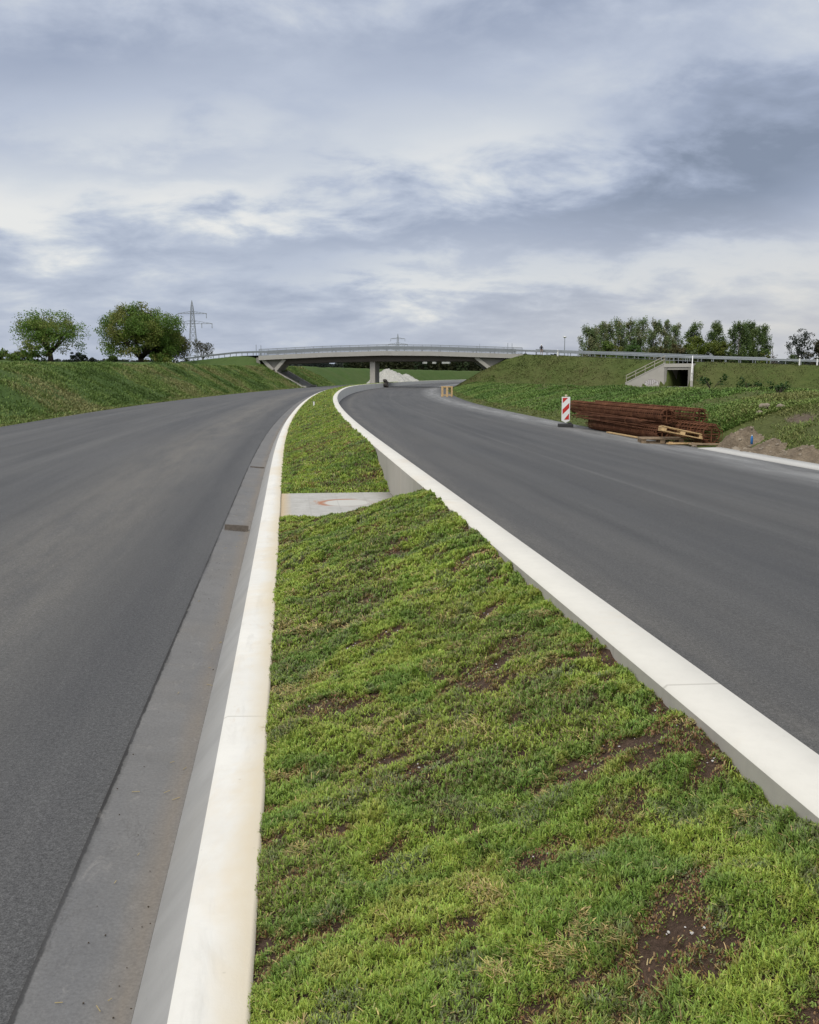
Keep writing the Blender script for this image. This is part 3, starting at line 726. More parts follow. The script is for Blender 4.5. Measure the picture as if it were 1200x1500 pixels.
# bank vegetation: blades and broad leaves
def scatter(fn, srange, trange, n, h0, h1, w0, w1, cols, weights, seed, cond=None, bend=(.2, .9), clump=.5):
    r = np.random.default_rng(seed)
    # denser where it shows larger
    s = srange[0] + (srange[1] - srange[0]) * r.random(n) ** 1.35
    t = r.uniform(trange[0], trange[1], n)
    return s, t, r
def veg(name, fn, srange, trange, n, hr, wr, pal, seed, label, cond=None, clumpf=.5, bend=(.2, .9), power=1.35):
    r = np.random.default_rng(seed)
    s = srange[0] + (srange[1] - srange[0]) * r.random(n) ** power; t = r.uniform(trange[0], trange[1], n)
    x, y = W(s, t)
    cl = fbm(x * .8, y * .8, seed, 3)
    keep = r.random(n) < np.clip((cl - .5) * 5 * clumpf + .75, .1, 1)
    if cond is not None: keep &= cond(s, t, x, y, r)
    s, t, x, y, cl = s[keep], t[keep], x[keep], y[keep], cl[keep]; n = len(s)
    z = fn(s, t) - .02
    h = r.uniform(hr[0], hr[1], n) * (.5 + cl); w = r.uniform(wr[0], wr[1], n) * (1 + s / 90)
    pal = np.array(pal); pn = fbm(x * .22, y * .22, seed + 3, 4)
    k = np.clip((pn - .32) / .36 + r.uniform(-.25, .25, n), 0, .999) * (len(pal) - 1); i = k.astype(int); f = (k - i)[:, None]
    col = pal[i] * (1 - f) + pal[np.minimum(i + 1, len(pal) - 1)] * f
    col = col * r.uniform(.7, 1.3, (n, 1))
    v, f_, c = make_blades(x, y, z, 0, h, w, col, r.uniform(bend[0], bend[1], n), r.uniform(0, 6.283, n), 1.15)
    o = fastmesh(name, v, f_, 4, M['grassblade'], c)
    return tag(o, label, 'grass', None, 'stuff')
veg('bank_grass', Zleft, (22, 190), (-19.0, -11.5), 260000, (.06, .22), (.012, .034),
    [(0.0767, 0.1268, 0.0304), (0.1074, 0.1706, 0.0394), (0.1381, 0.2031, 0.0501), (0.1687, 0.2145, 0.0608), (0.2205, 0.2194, 0.0894)], 101, 'tall rough green grass covering the bank left of the road',
    cond=lambda s, t, x, y, r: (t < -12.35) | (r.random(len(s)) < .12), bend=(.3, 1.4))
veg('verge_grass', Zleft, (22, 150), (-12.6, -11.40), 34000, (.04, .11), (.02, .05), [(.11, .15, .038), (.15, .175, .05), (.19, .185, .075)], 103,
    'short yellowish grass verge along the left road edge')
veg('bank_weeds', Zright, (26, 150), (11.6, 20), 290000, (.03, .13), (.013, .036),
    [(0.0745, 0.1337, 0.0285), (0.1043, 0.1808, 0.0392), (0.1341, 0.22, 0.0499), (0.1771, 0.2357, 0.0641)], 105, 'lush green weeds on the lower bank beside the right road',
    cond=lambda s, t, x, y, r: (t > Te(s) + .8), bend=(.4, 1.5))
veg('verge_grass', Zright, (27, 140), (11.2, 14.0), 40000, (.03, .09), (.02, .05), [(.11, .145, .038), (.145, .165, .05), (.17, .165, .07)], 104,
    'short yellowish grass verge along the toe of the right bank', cond=lambda s, t, x, y, r: (t > Te(s) + .15) & (t < Te(s) + 1.0))
veg('near_bank_grass', Zright, (14, 30), (12.6, 24), 150000, (.04, .13), (.010, .024),
    [(0.0874, 0.132, 0.0347), (0.1176, 0.177, 0.0446), (0.1478, 0.207, 0.0528), (0.2016, 0.21, 0.0743)], 107, 'short green grass on the near right bank above the rubble',
    cond=lambda s, t, x, y, r: (np.hypot(x - px1, y - py1) > .25 + .25 * r.random(len(s))) & (np.hypot(x - px2, y - py2) > .2 + .6 * r.random(len(s))) & (np.hypot(x - px3, y - py3) > .15 + .4 * r.random(len(s))) & (t > Te(s) + np.interp(s, [10, 24, 27], [1.5, 1.0, .4])), power=1, bend=(.3, 1.4))
veg('shelf_grass', Zright, (28, 150), (16.5, 34), 90000, (.05, .14), (.02, .05), [(0.09, 0.132, 0.0336), (0.12, 0.156, 0.0432), (0.156, 0.162, 0.066)], 109,
    'thin dry grass on the level shelf above the right bank', cond=lambda s, t, x, y, r: t > Te(s) + 4.7)
def on_fill(s, t, x, y, r):
    d, zt = emb(EP, x, y, -1); ax = (x - UP[0]) * UT[0] + (y - UP[1]) * UT[1]; an = (x - UP[0]) * UN[0] + (y - UP[1]) * UN[1]
    return (d > -1.2) & (d < 14) & ~((np.abs(ax) < 2.8) & (an < 1.9)) & ~((an > 1) & (an < 9.8) & (ax > np.maximum(-2.2 - (an - 1.6) * 1.69, -7.6)) & (ax < 2.4 + (an - 1.7) * .38))
veg('embankment_grass', Zright, (85, 165), (11.5, 75), 280000, (.04, .13), (.03, .05), [(0.0616, 0.0838, 0.0246), (0.0838, 0.1035, 0.032), (0.1084, 0.1158, 0.0419), (0.1355, 0.1232, 0.0554)], 111,
    'dull olive grass on the embankment under the guardrail', cond=on_fill, power=1)

# ------------------------------------------------------------------ bridge
BY = 157.0
bx0, bx1 = -24.8, 18.6
bxs = np.linspace(bx0, bx1, 33)
fz = np.interp(bxs, [-24.8, -20, -14, -4.5, 4, 11, 18.6], [2.98, 3.22, 3.50, 3.76, 3.70, 3.48, 3.25]) + EYE
br = empty('road_bridge', (-5.5, 162, 0), 0, 'two span concrete road bridge crossing over both carriageways', 'bridge')
def lo(seq_top, seq_bot, y0, y1, xs):
    mb = MB(); n = len(xs)
    V = []
    for i in range(n): V += [(xs[i], y0, seq_top[i]), (xs[i], y0, seq_bot[i]), (xs[i], y1, seq_bot[i]), (xs[i], y1, seq_top[i])]
    F = []
    for i in range(n - 1):
        a = i * 4; b = a + 4
        F += [(a, a + 1, b + 1, b), (a + 1, a + 2, b + 2, b + 1), (a + 2, a + 3, b + 3, b + 2), (a + 3, a, b, b + 3)]
    F += [(3, 2, 1, 0), ((n - 1) * 4, (n - 1) * 4 + 1, (n - 1) * 4 + 2, (n - 1) * 4 + 3)]
    mb.poly(V, F); return mb
lo(fz, fz - .72, BY, BY + .35, bxs).build('fascia', M['bridge_light'], br, world=True)
lo(fz, fz - .72, BY + 9.85, BY + 10.2, bxs).build('fascia', M['bridge_light'], br, world=True)
lo(fz - .12, fz - .66, BY + .352, BY + 9.848, bxs).build('deck', M['bridge_shaded'], br, world=True)
gx = np.linspace(-20.9, 11.2, 25); gt_ = np.interp(gx, bxs, fz) - .66
gb = np.interp(gx, [-20.9, -12, -4.5, 4, 11.2], [1.66, 1.98, 2.10, 2.12, 2.12]) + EYE
lo(gt_ - .002, gb, BY + 1.1, BY + 9.1, gx).build('girder', M['bridge_shaded'], br, world=True)
# pier: a wall standing in the median, turned along the road
px_, py_ = -5.9, BY + 1.6
mb = MB(); rot = Matrix.Rotation(-R(4.3), 3, 'Z')
mb.box((0, 3.4, (gb.mean() + .02 - .6) / 2 - .1), (.86, 6.8, gb.mean() - .05 + .6 + .35), rot)
pr = mb.build('pier', M['strut'], br); pr.location = (px_ + 5.5, py_ - 162, 0)
b = pr.modifiers.new('bevel', 'BEVEL'); b.width = .05; b.segments = 2
# V shaped end frames with inclined slabs and recessed infill walls
def vframe(xa, za, xb, zb, xm, zm):
    for (x_, z_) in ((xa, za), (xb, zb)):
        mb = MB(); d = Vector((xm - x_, 0, zm - z_)); n = Vector((-d.z, 0, d.x)).normalized() * .27
        q0 = Vector((x_, BY + .5, z_)); q1 = Vector((xm, BY + .5, zm))
        mb.prism([q0 - n, q0 + n, q1 + n, q1 - n], (0, 9.2, 0)); mb.build('strut', M['strut'], br, world=True)
    mb = MB(); mb.prism([(xa + .35, BY + .95, za - .1), (xb - .35, BY + .95, zb - .1), (xm, BY + .95, zm + .25)], (0, .5, 0))
    mb.build('infill_wall', M['bridge_mid'], br, world=True)
    mb = MB(); mb.box((xm, BY + 5.1, zm - .38), (1.1, 9.6, .9)); mb.build('footing', M['strut'], br, world=True)
vframe(-24.2, 4.15, -20.6, 4.25, -22.35, 2.25)
vframe(10.9, 4.55, 16.9, 4.35, 13.5, 2.55)
mb = MB(); mb.box((-24.9, BY + 5.1, 3.3), (.6, 9.6, 2.4)); mb.build('abutment_wall', M['bridge_mid'], br, world=True)
mb = MB(); mb.box((18.2, BY + 5.1, 3.3), (.6, 9.6, 2.4)); mb.build('abutment_wall', M['bridge_mid'], br, world=True)
# railing with fine mesh infill, posts
def rail_posts(parent, pts, h, mat, w=.06, name='post'):
    first = None
    for p in pts:
        if first is None:
            mb = MB(); mb.box((0, 0, h / 2), (w, w, h)); first = mb.build(name, mat, parent); o = first
        else:
            o = first.copy(); COL.objects.link(o); o.parent = parent
        o.location = (p[0] - parent.location.x, p[1] - parent.location.y, p[2] - parent.location.z)
for yy in (BY + .17, BY + 10.03):
    zf_ = lambda x: float(np.interp(x, bxs, fz))
    rx = np.linspace(bx0 + .1, bx1 - .1, 30)
    rail_posts(br, [(x, yy, zf_(x)) for x in rx], 1.05, M['steel'], .07, 'railing_post')
    mb = MB()
    for i in range(len(rx) - 1):
        a = (rx[i], yy - .05, zf_(rx[i])); c = (rx[i + 1], yy - .05, zf_(rx[i + 1]))
        for hh, th in ((1.04, .07), (.15, .045)):
            mb.beam((a[0], a[1], a[2] + hh), (c[0], c[1], c[2] + hh), .05, th)
        for q in range(1, 15):
            xq = a[0] + (c[0] - a[0]) * q / 15; zq = a[2] + (c[2] - a[2]) * q / 9
            mb.beam((xq, yy - .05, zq + .15), (xq, yy - .05, zq + 1.04), .045, .03)
    mb.build('railing', M['steel'], br, world=True)
    # crash barrier inside the railing
    mb = MB(); yb = yy + (1.3 if yy < BY + 5 else -1.3)
    for i in range(len(rx) - 1):
        mb.beam((rx[i], yb, zf_(rx[i]) + .62), (rx[i + 1], yb, zf_(rx[i + 1]) + .62), .10, .32)
        if i % 2 == 0: mb.beam((rx[i], yb + .09, zf_(rx[i]) - .12), (rx[i], yb + .09, zf_(rx[i]) + .7), .08, .1)
    mb.build('crash_barrier', M['steel_light'], br, world=True)
# paved slope under the left end, bounded by pale kerbs
def Zbank(x, y):
    s, t = ST(np.array([x]), np.array([y])); return float(Zleft(s, t)[0])
pv = empty('paved_slope', (-20.5, 162, 1.0), 0, 'grey paved slope with pale edging under the left end of the bridge', 'paving')
def slope_strip(y0, y1, lift, mat, name, wid=None):
    mb = MB(); n = 14; V = []
    for i in range(n + 1):
        for y in (y0, y1):
            s_ = -(-20) * SP + y * CP
            t_toe = TL - .3; t_top = TL - 5.4
            t_ = t_toe + (t_top - t_toe) * i / n
            ss_ = y * CP + 3.0
            for _ in range(4):
                X, Y = W(ss_, t_); ss_ += (y - float(Y)) / CP
            X, Y = W(ss_, t_)
            u = (TL - .15) - t_
            V.append((float(X), float(Y), float(Zl(ss_)) + max(u - .9, 0) / 1.75 + .14 + lift))
    top = list(V); bot = [(a, b, c - .5) for a, b, c in V]; m = len(V)
    F = [(2 * i, 2 * i + 1, 2 * i + 3, 2 * i + 2) for i in range(n)] + [(m + 2 * i, m + 2 * i + 2, m + 2 * i + 3, m + 2 * i + 1) for i in range(n)]
    F += [(2 * i, 2 * i + 2, m + 2 * i + 2, m + 2 * i) for i in range(n)] + [(2 * i + 1, m + 2 * i + 1, m + 2 * i + 3, 2 * i + 3) for i in range(n)]
    F += [(0, m, m + 1, 1), (2 * n, 2 * n + 1, m + 2 * n + 1, m + 2 * n)]
    mb.poly(top + bot, F); return mb.build(name, mat, pv, world=True)
slope_strip(BY + .9, BY + 9.6, .0, M['bridge_mid'], 'paving')
slope_strip(BY + .4, BY + .895, .10, M['strut'], 'edging')
slope_strip(BY + 9.605, BY + 10.2, .18, M['bridge_light'], 'edging')
# thin masts at the bridge ends
k_ = 0
for (x, y, z0, h, r_, lab) in [(-25.3, 158, 4.8, 1.75, .05, 'thin grey pole at the left bridge end, nearer the field'), (-24.6, 158.6, 4.75, 1.7, .05, 'thin grey pole at the left bridge end, nearer the deck'),
                       (16.2, 157.9, 5.2, 1.6, .045, 'thin grey pole left of its twin at the right bridge end'), (16.9, 157.9, 5.15, 1.6, .045, 'thin grey pole right of its twin at the right bridge end'), (11.6, 158.4, 5.2, 1.5, .03, 'thin lone pole rising from the bridge railing')]:
    o = empty('pole', (x, y, z0), 0, lab, 'pole', 'thin poles on the bridge')
    MB().tube([(0, 0, 0), (0, 0, h)], [r_, r_ * .8], 8).build('shaft', M['steel'], o)
    MB().tube([(0, 0, h), (0, 0, h + .06)], [r_ * 1.3, r_], 8).build('cap', M['steel_hazy'], o)

# ------------------------------------------------------------------ guardrails
def along(P, step, offn, sgn, s_end=None):
    out = []; acc = 0
    seg = [(Vector(P[i]), Vector(P[i + 1])) for i in range(len(P) - 1)]
    tot = sum((b - a).length for a, b in seg)
    L_ = min(tot, s_end) if s_end else tot
    d = 0
    while d <= L_:
        q = d
        for a, b in seg:
            l = (b - a).length
            if q <= l:
                dirn = (b - a).normalized(); n = Vector((-dirn.y, dirn.x, 0)).normalized() * sgn
                out.append((a + dirn * q + n * offn, dirn, n)); break
            q -= l
        d += step
    return out
def guardrail(P, name_label, offn, sgn, s_end, two=True, group=None, h0=.75):
    pts = along(P, 2.0, offn, sgn, s_end)
    root = empty('guardrail', pts[len(pts) // 2][0], 0, name_label, 'guardrail', group)
    rail_posts(root, [p for p, d, n in pts], h0, M['steel'], .10, 'post')
    mb = MB()
    for (p, d, n), (q, e, m) in zip(pts[:-1], pts[1:]):
        prof = [(-.16, 0), (-.09, .05), (0, 0.0), (.09, .05), (.16, 0)]
        out = -n * .09; out2 = -m * .09
        V = []
        for (hz, o_) in prof:
            V += [p + out * (1 + o_ * 6) + Vector((0, 0, h0 - .13 + hz)), q + out2 * (1 + o_ * 6) + Vector((0, 0, h0 - .13 + hz))]
        for (hz, o_) in prof:
            V += [p + out * .6 + Vector((0, 0, h0 - .13 + hz)), q + out2 * .6 + Vector((0, 0, h0 - .13 + hz))]
        F = [(2 * i, 2 * i + 1, 2 * i + 3, 2 * i + 2) for i in range(4)] + [(10 + 2 * i, 12 + 2 * i, 13 + 2 * i, 11 + 2 * i) for i in range(4)] + [(0, 10, 11, 1), (8, 9, 19, 18)]
        mb.poly(V, F)
    mb.build('rail', M['steel_light'], root, world=True)
    return root
EPv = [tuple(p) for p in EP]; LPv = [tuple(p) for p in LP]
guardrail(EPv, 'long galvanised guardrail on the shoulder of the right embankment, above the underpass', .8, 1, 54)
guardrail(EPv, 'galvanised guardrail on the far side of the embankment road, behind the front guardrail', 8.8, 1, 40, h0=.95)
guardrail(LPv, 'galvanised guardrail descending from the left bridge end towards the oaks', .8, -1, 30)
# post and rail fence beyond the end of the guardrail
fp = along(EPv, 2.4, 4.2, 1, 88)
fp = [a for a in fp][21:]
fe = empty('rail_fence', fp[0][0], 0, 'thin grey post and rail fence right of the underpass on the embankment', 'fence')
rail_posts(fe, [p + Vector((0, 0, 0)) for p, d, n in fp], 1.25, M['steel'], .06, 'post')
mb = MB()
for (p, d, n), (q, e, m) in zip(fp[:-1], fp[1:]):
    for hh in (1.22, .72): mb.beam(p + Vector((0, 0, hh)), q + Vector((0, 0, hh)), .05, .06)
mb.build('rail', M['steel'], fe, world=True)

# ------------------------------------------------------------------ road delineator posts (white, black band)
def delineator(loc, label, h=1.0, w=.14):
    o = empty('delineator_post', loc, 0, label, 'marker post', 'white road marker posts')
    MB().prism([(-w / 2, -.05, 0), (w / 2, -.05, 0), (0, .07, 0)], (0, 0, h * .72)).build('shaft', M['white'], o)
    MB().prism([(-w / 2 - .002, -.052, 0), (w / 2 + .002, -.052, 0), (0, .073, 0)], (0, 0, h * .14)).build('band', M['black'], o).location = (0, 0, h * .722)
    t_ = MB(); t_.poly([(-w / 2, -.05, 0), (w / 2, -.05, 0), (0, .07, 0), (-w / 2, -.05, h * .10), (w / 2, -.05, h * .06), (0, .07, h * .14)], [(2, 1, 0), (3, 4, 5), (0, 1, 4, 3), (1, 2, 5, 4), (2, 0, 3, 5)])
    t_.build('cap', M['white'], o).location = (0, 0, h * .864)
    return o
def atpx(px, py, D):   # planning helper: a point D metres ahead
    u = (px - 600) / 1383; v = (750 - py) / 1383; th = R(8.3098)
    fy = math.cos(th) + v * math.sin(th); k = D / fy
    return Vector((u * k, D, EYE + k * (-math.sin(th) + v * math.cos(th))))
delineator(atpx(1171, 535, 126), 'white marker post at the end of the guardrail, left of its neighbour', 1.25, .2)
delineator(atpx(1197, 535, 124), 'white marker post at the fence, rightmost on the embankment', 1.15, .2)
delineator(atpx(817, 521.5, 151.5), 'white marker post on the embankment below the street lamp', 1.0, .22)
delineator(atpx(257, 533, 178), 'white marker post in front of the large oak by the approach road', 1.0, .16)
delineator(atpx(244, 534, 190), 'small white marker post in front of the large oak, left of a taller one', .8, .15)
# survey peg in the median
s_, t_ = 47.0, .62
x, y = W(s_, t_)
o = empty('survey_peg', (float(x), float(y), float(Zmed(np.array([s_]), np.array([t_]))[0])), 0, 'small white peg standing in the planted median', 'peg')
MB().box((0, 0, .09), (.07, .07, .22)).build('stake', M['white'], o, bevel=.008)
MB().box((0, 0, .215), (.085, .085, .03)).build('cap', M['white'], o, bevel=.008)

# ------------------------------------------------------------------ street lamp on the embankment
p = atpx(827, 519, 168)
o = empty('street_lamp', (p.x, p.y, 4.1), 0, 'slim grey street lamp with pale head standing behind the embankment', 'street lamp')
MB().tube([(0, 0, 0), (0, 0, 3.9)], [.085, .055], 10).build('post', M['steel'], o)
mb = MB(); mb.tube([(0, 0, 3.9), (0, 0, 4.02), (0, 0, 4.1), (0, 0, 4.22), (0, 0, 4.27)], [.06, .17, .34, .36, .10], 14)
mb.build('lamp_head', M['white'], o, smoothf=True)

# ------------------------------------------------------------------ seated person on the guardrail
def person():
    loc = Vector((21.4, 155.4, 4.9))
    o = bpy.data.objects.new('person', None)
    me = bpy.data.meshes.new('body')
    # pelvis root first; sitting on the rail, facing the road with legs hanging
    J = [((0, 0, .80), .15), ((0, 0, .98), .14), ((0, .02, 1.16), .17), ((0, .03, 1.28), .14), ((0, .01, 1.38), .06), ((0, -.02, 1.47), .085), ((0, -.02, 1.56), .095), ((0, -.02, 1.62), .06),
         ((-.11, -.02, .78), .10), ((-.13, -.36, .74), .08), ((-.13, -.40, .36), .055), ((-.13, -.38, .08), .045), ((-.13, -.52, .04), .04),
         ((.11, -.02, .78), .10), ((.13, -.36, .74), .08), ((.13, -.40, .36), .055), ((.13, -.38, .08), .045), ((.13, -.52, .04), .04),
         ((-.22, .02, 1.26), .065), ((-.27, -.02, 1.02), .05), ((-.20, -.24, .92), .04), ((-.16, -.32, .88), .035),
         ((.22, .02, 1.26), .065), ((.27, -.02, 1.02), .05), ((.20, -.24, .92), .04), ((.16, -.32, .88), .035)]
    E = [(0, 1), (1, 2), (2, 3), (3, 4), (4, 5), (5, 6), (6, 7), (0, 8), (8, 9), (9, 10), (10, 11), (11, 12), (0, 13), (13, 14), (14, 15), (15, 16), (16, 17), (3, 18), (18, 19), (19, 20), (20, 21), (3, 22), (22, 23), (23, 24), (24, 25)]
    me.from_pydata([j[0] for j in J], E, [])
    b = bpy.data.objects.new('person', me); COL.objects.link(b)
    sk = b.modifiers.new('skin', 'SKIN'); b.modifiers.new('sub', 'SUBSURF').levels = 1
    b.modifiers['sub'].render_levels = 2
    for i, v in enumerate(me.skin_vertices[0].data):
        v.radius = (J[i][1], J[i][1]); v.use_root = (i == 0)
    k = NT('clothed_figure', .8, .2)
    g_ = k.new('ShaderNodeTexCoord'); sep = k.new('ShaderNodeSeparateXYZ'); k.link(g_.outputs['Object'], sep.inputs[0])
    k.col(k.ramp(k.math('DIVIDE', sep.outputs[2], 2.0), [(.0, (.05, .045, .04)), (.05, (.30, .24, .21)), (.415, (.02, .02, .024)), (.695, (.45, .30, .23))]))
    k.n['Color Ramp'].color_ramp.interpolation = 'CONSTANT'
    me.materials.append(k.m); b.location = loc
    tag(b, 'person in a black jacket and pale cap sitting on the guardrail by the bridge', 'person')
    cap = MB(); cap.tube([(0, -.02, 1.555), (0, -.02, 1.60), (0, -.02, 1.65), (0, -.02, 1.672)], [.112, .112, .085, .02], 14)
    cap.box((0, -.14, 1.575), (.15, .13, .02)); cap.build('cap', M['white'], b)
    hd = MB()
    for sx in (-1, 1):      # hands: palm, four fingers and a thumb resting on the thighs
        cx_, cy_, cz_ = .15 * sx, -.36, .87
        hd.box((cx_, cy_, cz_), (.08, .09, .03))
        for f_ in range(4):
            fx_ = cx_ + (-.03 + .02 * f_)
            hd.tube([(fx_, cy_ - .04, cz_), (fx_, cy_ - .075, cz_ - .006), (fx_, cy_ - (.10, .11, .115, .10)[f_], cz_ - .022)], [.009, .008, .006], 6)
        hd.tube([(cx_ - sx * .035, cy_ + .01, cz_), (cx_ - sx * .062, cy_ - .02, cz_ - .004), (cx_ - sx * .068, cy_ - .05, cz_ - .012)], [.011, .009, .007], 6)
    hd.build('hands', plain('skin', (.45, .30, .23), .6, .3, 0, .06), b)
    return b
person()

# ------------------------------------------------------------------ underpass
ang = math.atan2(UT[1], UT[0])
ul = empty('underpass', (UP[0], UP[1], 0), ang, 'concrete pedestrian underpass with graffiti under the embankment road', 'underpass')
# local frame: +x along the road (right in the picture), -y outward towards the camera
ft = 3.62 - .08
hw, hh = 1.62, 2.42
mb = MB()
mb.box((-hw - .19, -.9, hh / 2 + .14), (.38, 1.6, hh + .40)); mb.box((hw + .19, -.9, hh / 2 + .14), (.38, 1.6, hh + .40))
mb.build('jamb', M['bridge_mid'], ul)
mb = MB(); mb.box((0, -.95, hh + .62), (2 * hw + .95, 1.62, .52)); mb.box((0, -1.0, hh + .16), (2 * hw - .01, 1.2, .30))
mb.build('lintel', M['strut'], ul, bevel=.02)
mb = MB()
mb.box((-hw - .17, 5.2, hh / 2 + .1), (.34, 10.6, hh + .3)); mb.box((hw + .17, 5.2, hh / 2 + .1), (.34, 10.6, hh + .3))
mb.box((0, 5.2, hh + .2), (2 * hw - .01, 10.5, .3)); mb.box((0, 4.2, FLOOR - .15), (2 * hw + .6, 12.5, .3)); mb.box((0, 10.6, hh / 2 + .1), (2 * hw + .6, .2, hh + .6))
mb.build('tunnel', M['bridge_mid'], ul)
mb = MB(); mb.box((-.4, -4.6, FLOOR - .16), (7.4, 6.2, .3)); mb.build('forecourt', M['bridge_mid'], ul)
# left wing wall: flared and sloping with the bank
wdir = Vector((-.86, -.51, 0)); a0 = Vector((-hw - .30, -1.62, 0)); a1 = a0 + wdir * 5.6
nrm = Vector((.51, -.86, 0)) * .32
mb = MB(); P0 = [a0, a1, a1 + Vector((0, 0, .45)), a0 + Vector((0, 0, 3.35))]
mb.prism(P0, -nrm); mb.build('wing_wall', M['wing'] if 'wing' in M else M['strut'], ul)
mb = MB(); mb.prism([a0 + Vector((0, 0, 3.352)) + nrm * .15, a1 + Vector((0, 0, .452)) + nrm * .15, a1 + Vector((0, 0, .57)) + nrm * .15, a0 + Vector((0, 0, 3.47)) + nrm * .15], -nrm * 1.3)
mb.build('coping', M['bridge_light'], ul)
mb = MB()
for i in range(5):
    f = .03 + .235 * i; q = a0 + (a1 - a0) * f; z0 = 3.46 - 2.9 * f
    mb.beam((q.x - nrm.x * .5, q.y - nrm.y * .5, z0), (q.x - nrm.x * .5, q.y - nrm.y * .5, z0 + 1.0), .07, .07)
for hh_ in (.98, .52):
    q0 = a0 + (a1 - a0) * .0 - nrm * .5; q1 = a0 + (a1 - a0) * .985 - nrm * .5
    mb.beam(q0 + Vector((0, 0, 3.46 + hh_)), q1 + Vector((0, 0, 3.46 - 2.9 * .985 + hh_)), .09, .10)
M['handrail'] = plain('pale_handrail', (.36, .335, .28), .6, .4, 0, .1)
mb.build('handrail', M['handrail'], ul)
# right wing wall, pointing at the viewer
r0 = Vector((hw + .40, -1.71, 0)); r1 = r0 + Vector((1.62, -4.0, 0))
mb = MB(); mb.prism([r0, r1, r1 + Vector((0, 0, .9)), r0 + Vector((0, 0, 3.3))], (.36, .05, 0)); mb.build('wing_wall', M['strut'], ul)
mb = MB()
for f in (.02, .35, .68, .97):
    q = r0 + (r1 - r0) * f + Vector((.18, 0, 3.3 - 2.4 * f)); mb.beam(q, q + Vector((0, 0, 1.1)), .08, .08)
mb.beam(r0 + Vector((.18, 0, 4.36)), r1 + Vector((.18, 0, 1.96)), .09, .10); mb.beam(r0 + Vector((.18, 0, 3.86)), r1 + Vector((.18, 0, 1.46)), .09, .09)
mb.build('handrail', M['white'], ul)
# railing over the portal
mb = MB()
for i in range(7):
    x_ = -2.0 + 4.0 * i / 6; mb.beam((x_, -1.45, hh + .88), (x_, -1.45, hh + 1.8), .05, .05)
mb.beam((-2.05, -1.45, hh + 1.78), (2.05, -1.45, hh + 1.78), .06, .06); mb.beam((-2.05, -1.45, hh + 1.35), (2.05, -1.45, hh + 1.35), .04, .04)
mb.build('portal_railing', M['steel'], ul)
# graffiti letters sprayed on the left wing wall
def spray(txt, size, mat, depth, lift, offset, name):
    cu = bpy.data.curves.new(name, 'FONT'); cu.body = txt; cu.size = size; cu.extrude = depth; cu.offset = offset; cu.space_character = 1.0
    o = bpy.data.objects.new(name, cu); COL.objects.link(o); cu.materials.append(mat)
    me = bpy.data.meshes.new_from_object(o.evaluated_get(bpy.context.evaluated_depsgraph_get()))
    bpy.data.objects.remove(o); o = bpy.data.objects.new(name, me); COL.objects.link(o)
    o.parent = ul
    base = a0 + (a1 - a0) * .50 + nrm * lift
    xax = -wdir; zax = Vector((0, 0, 1)); yax = nrm.normalized()
    m = Matrix((xax, zax, yax)).transposed().to_4x4(); m.translation = base + Vector((0, 0, .28)); o.matrix_local = m
    return o
spray('aIIPa', 1.05, plain('graffiti_purple', (.12, .07, .10), .7, .3), .004, .03, .05, 'graffiti_outline')
spray('aIIPa', 1.05, plain('graffiti_white', (.62, .61, .60), .7, .3), .004, .05, .012, 'graffiti')

# ------------------------------------------------------------------ warning beacon
x, y = W(34.6, 10.12); wz = float(Zr(34.6) * (1 - .9) + Ze(34.6) * .9) - .0
wb = empty('warning_beacon', (float(x), float(y), wz), R(-4), 'red and white striped warning beacon on the asphalt beside the rusty cages', 'beacon')
MB().box((0, 0, .065), (.55, .40, .13)).build('base', M['rubber'], wb, bevel=.02)
MB().box((.16, 0, .15), (.12, .30, .045)).build('base_lug', M['rubber'], wb, bevel=.01)
mb = MB(); w_ = .155
outline = [(-w_, .24), (0, .16), (w_, .24), (w_, 1.13), (-w_, 1.13)]
mb.prism([(a, -.03, c) for a, c in outline], (0, .06, 0)); pnl = mb.build('panel', M['white'], wb, bevel=.006)
mb = MB(); iw = .122
def stripe(z0, h_):     # rising to the right
    P = [(-iw, z0), (iw, z0 + .245), (iw, z0 + .245 + h_), (-iw, z0 + h_)]
    return [(a, min(max(c, .285), 1.095)) for a, c in P]
for z0 in (.10, .475, .88):
    P = stripe(z0, .19)
    if z0 == .10: P = [(-.06, .285), (iw, .285), (iw, .52), ]
    if z0 == .88: P = [(-iw, .90), (.07, 1.095), (-iw, 1.095)]
    mb.prism([(a, -.034, c) for a, c in P], (0, .0035, 0))
mb.build('red_stripe', M['red'], wb)
MB().tube([(0, 0, 1.13), (0, 0, 1.16)], .03, 10).build('lamp_socket', plain('cream_plastic', (.6, .55, .40), .5, .4), wb)
MB().tube([(0, 0, 1.158), (0, 0, 1.20), (0, 0, 1.215)], [.045, .045, .02], 10).build('cap', plain('pale_yellow_plastic', (.6, .54, .36), .5, .4), wb)

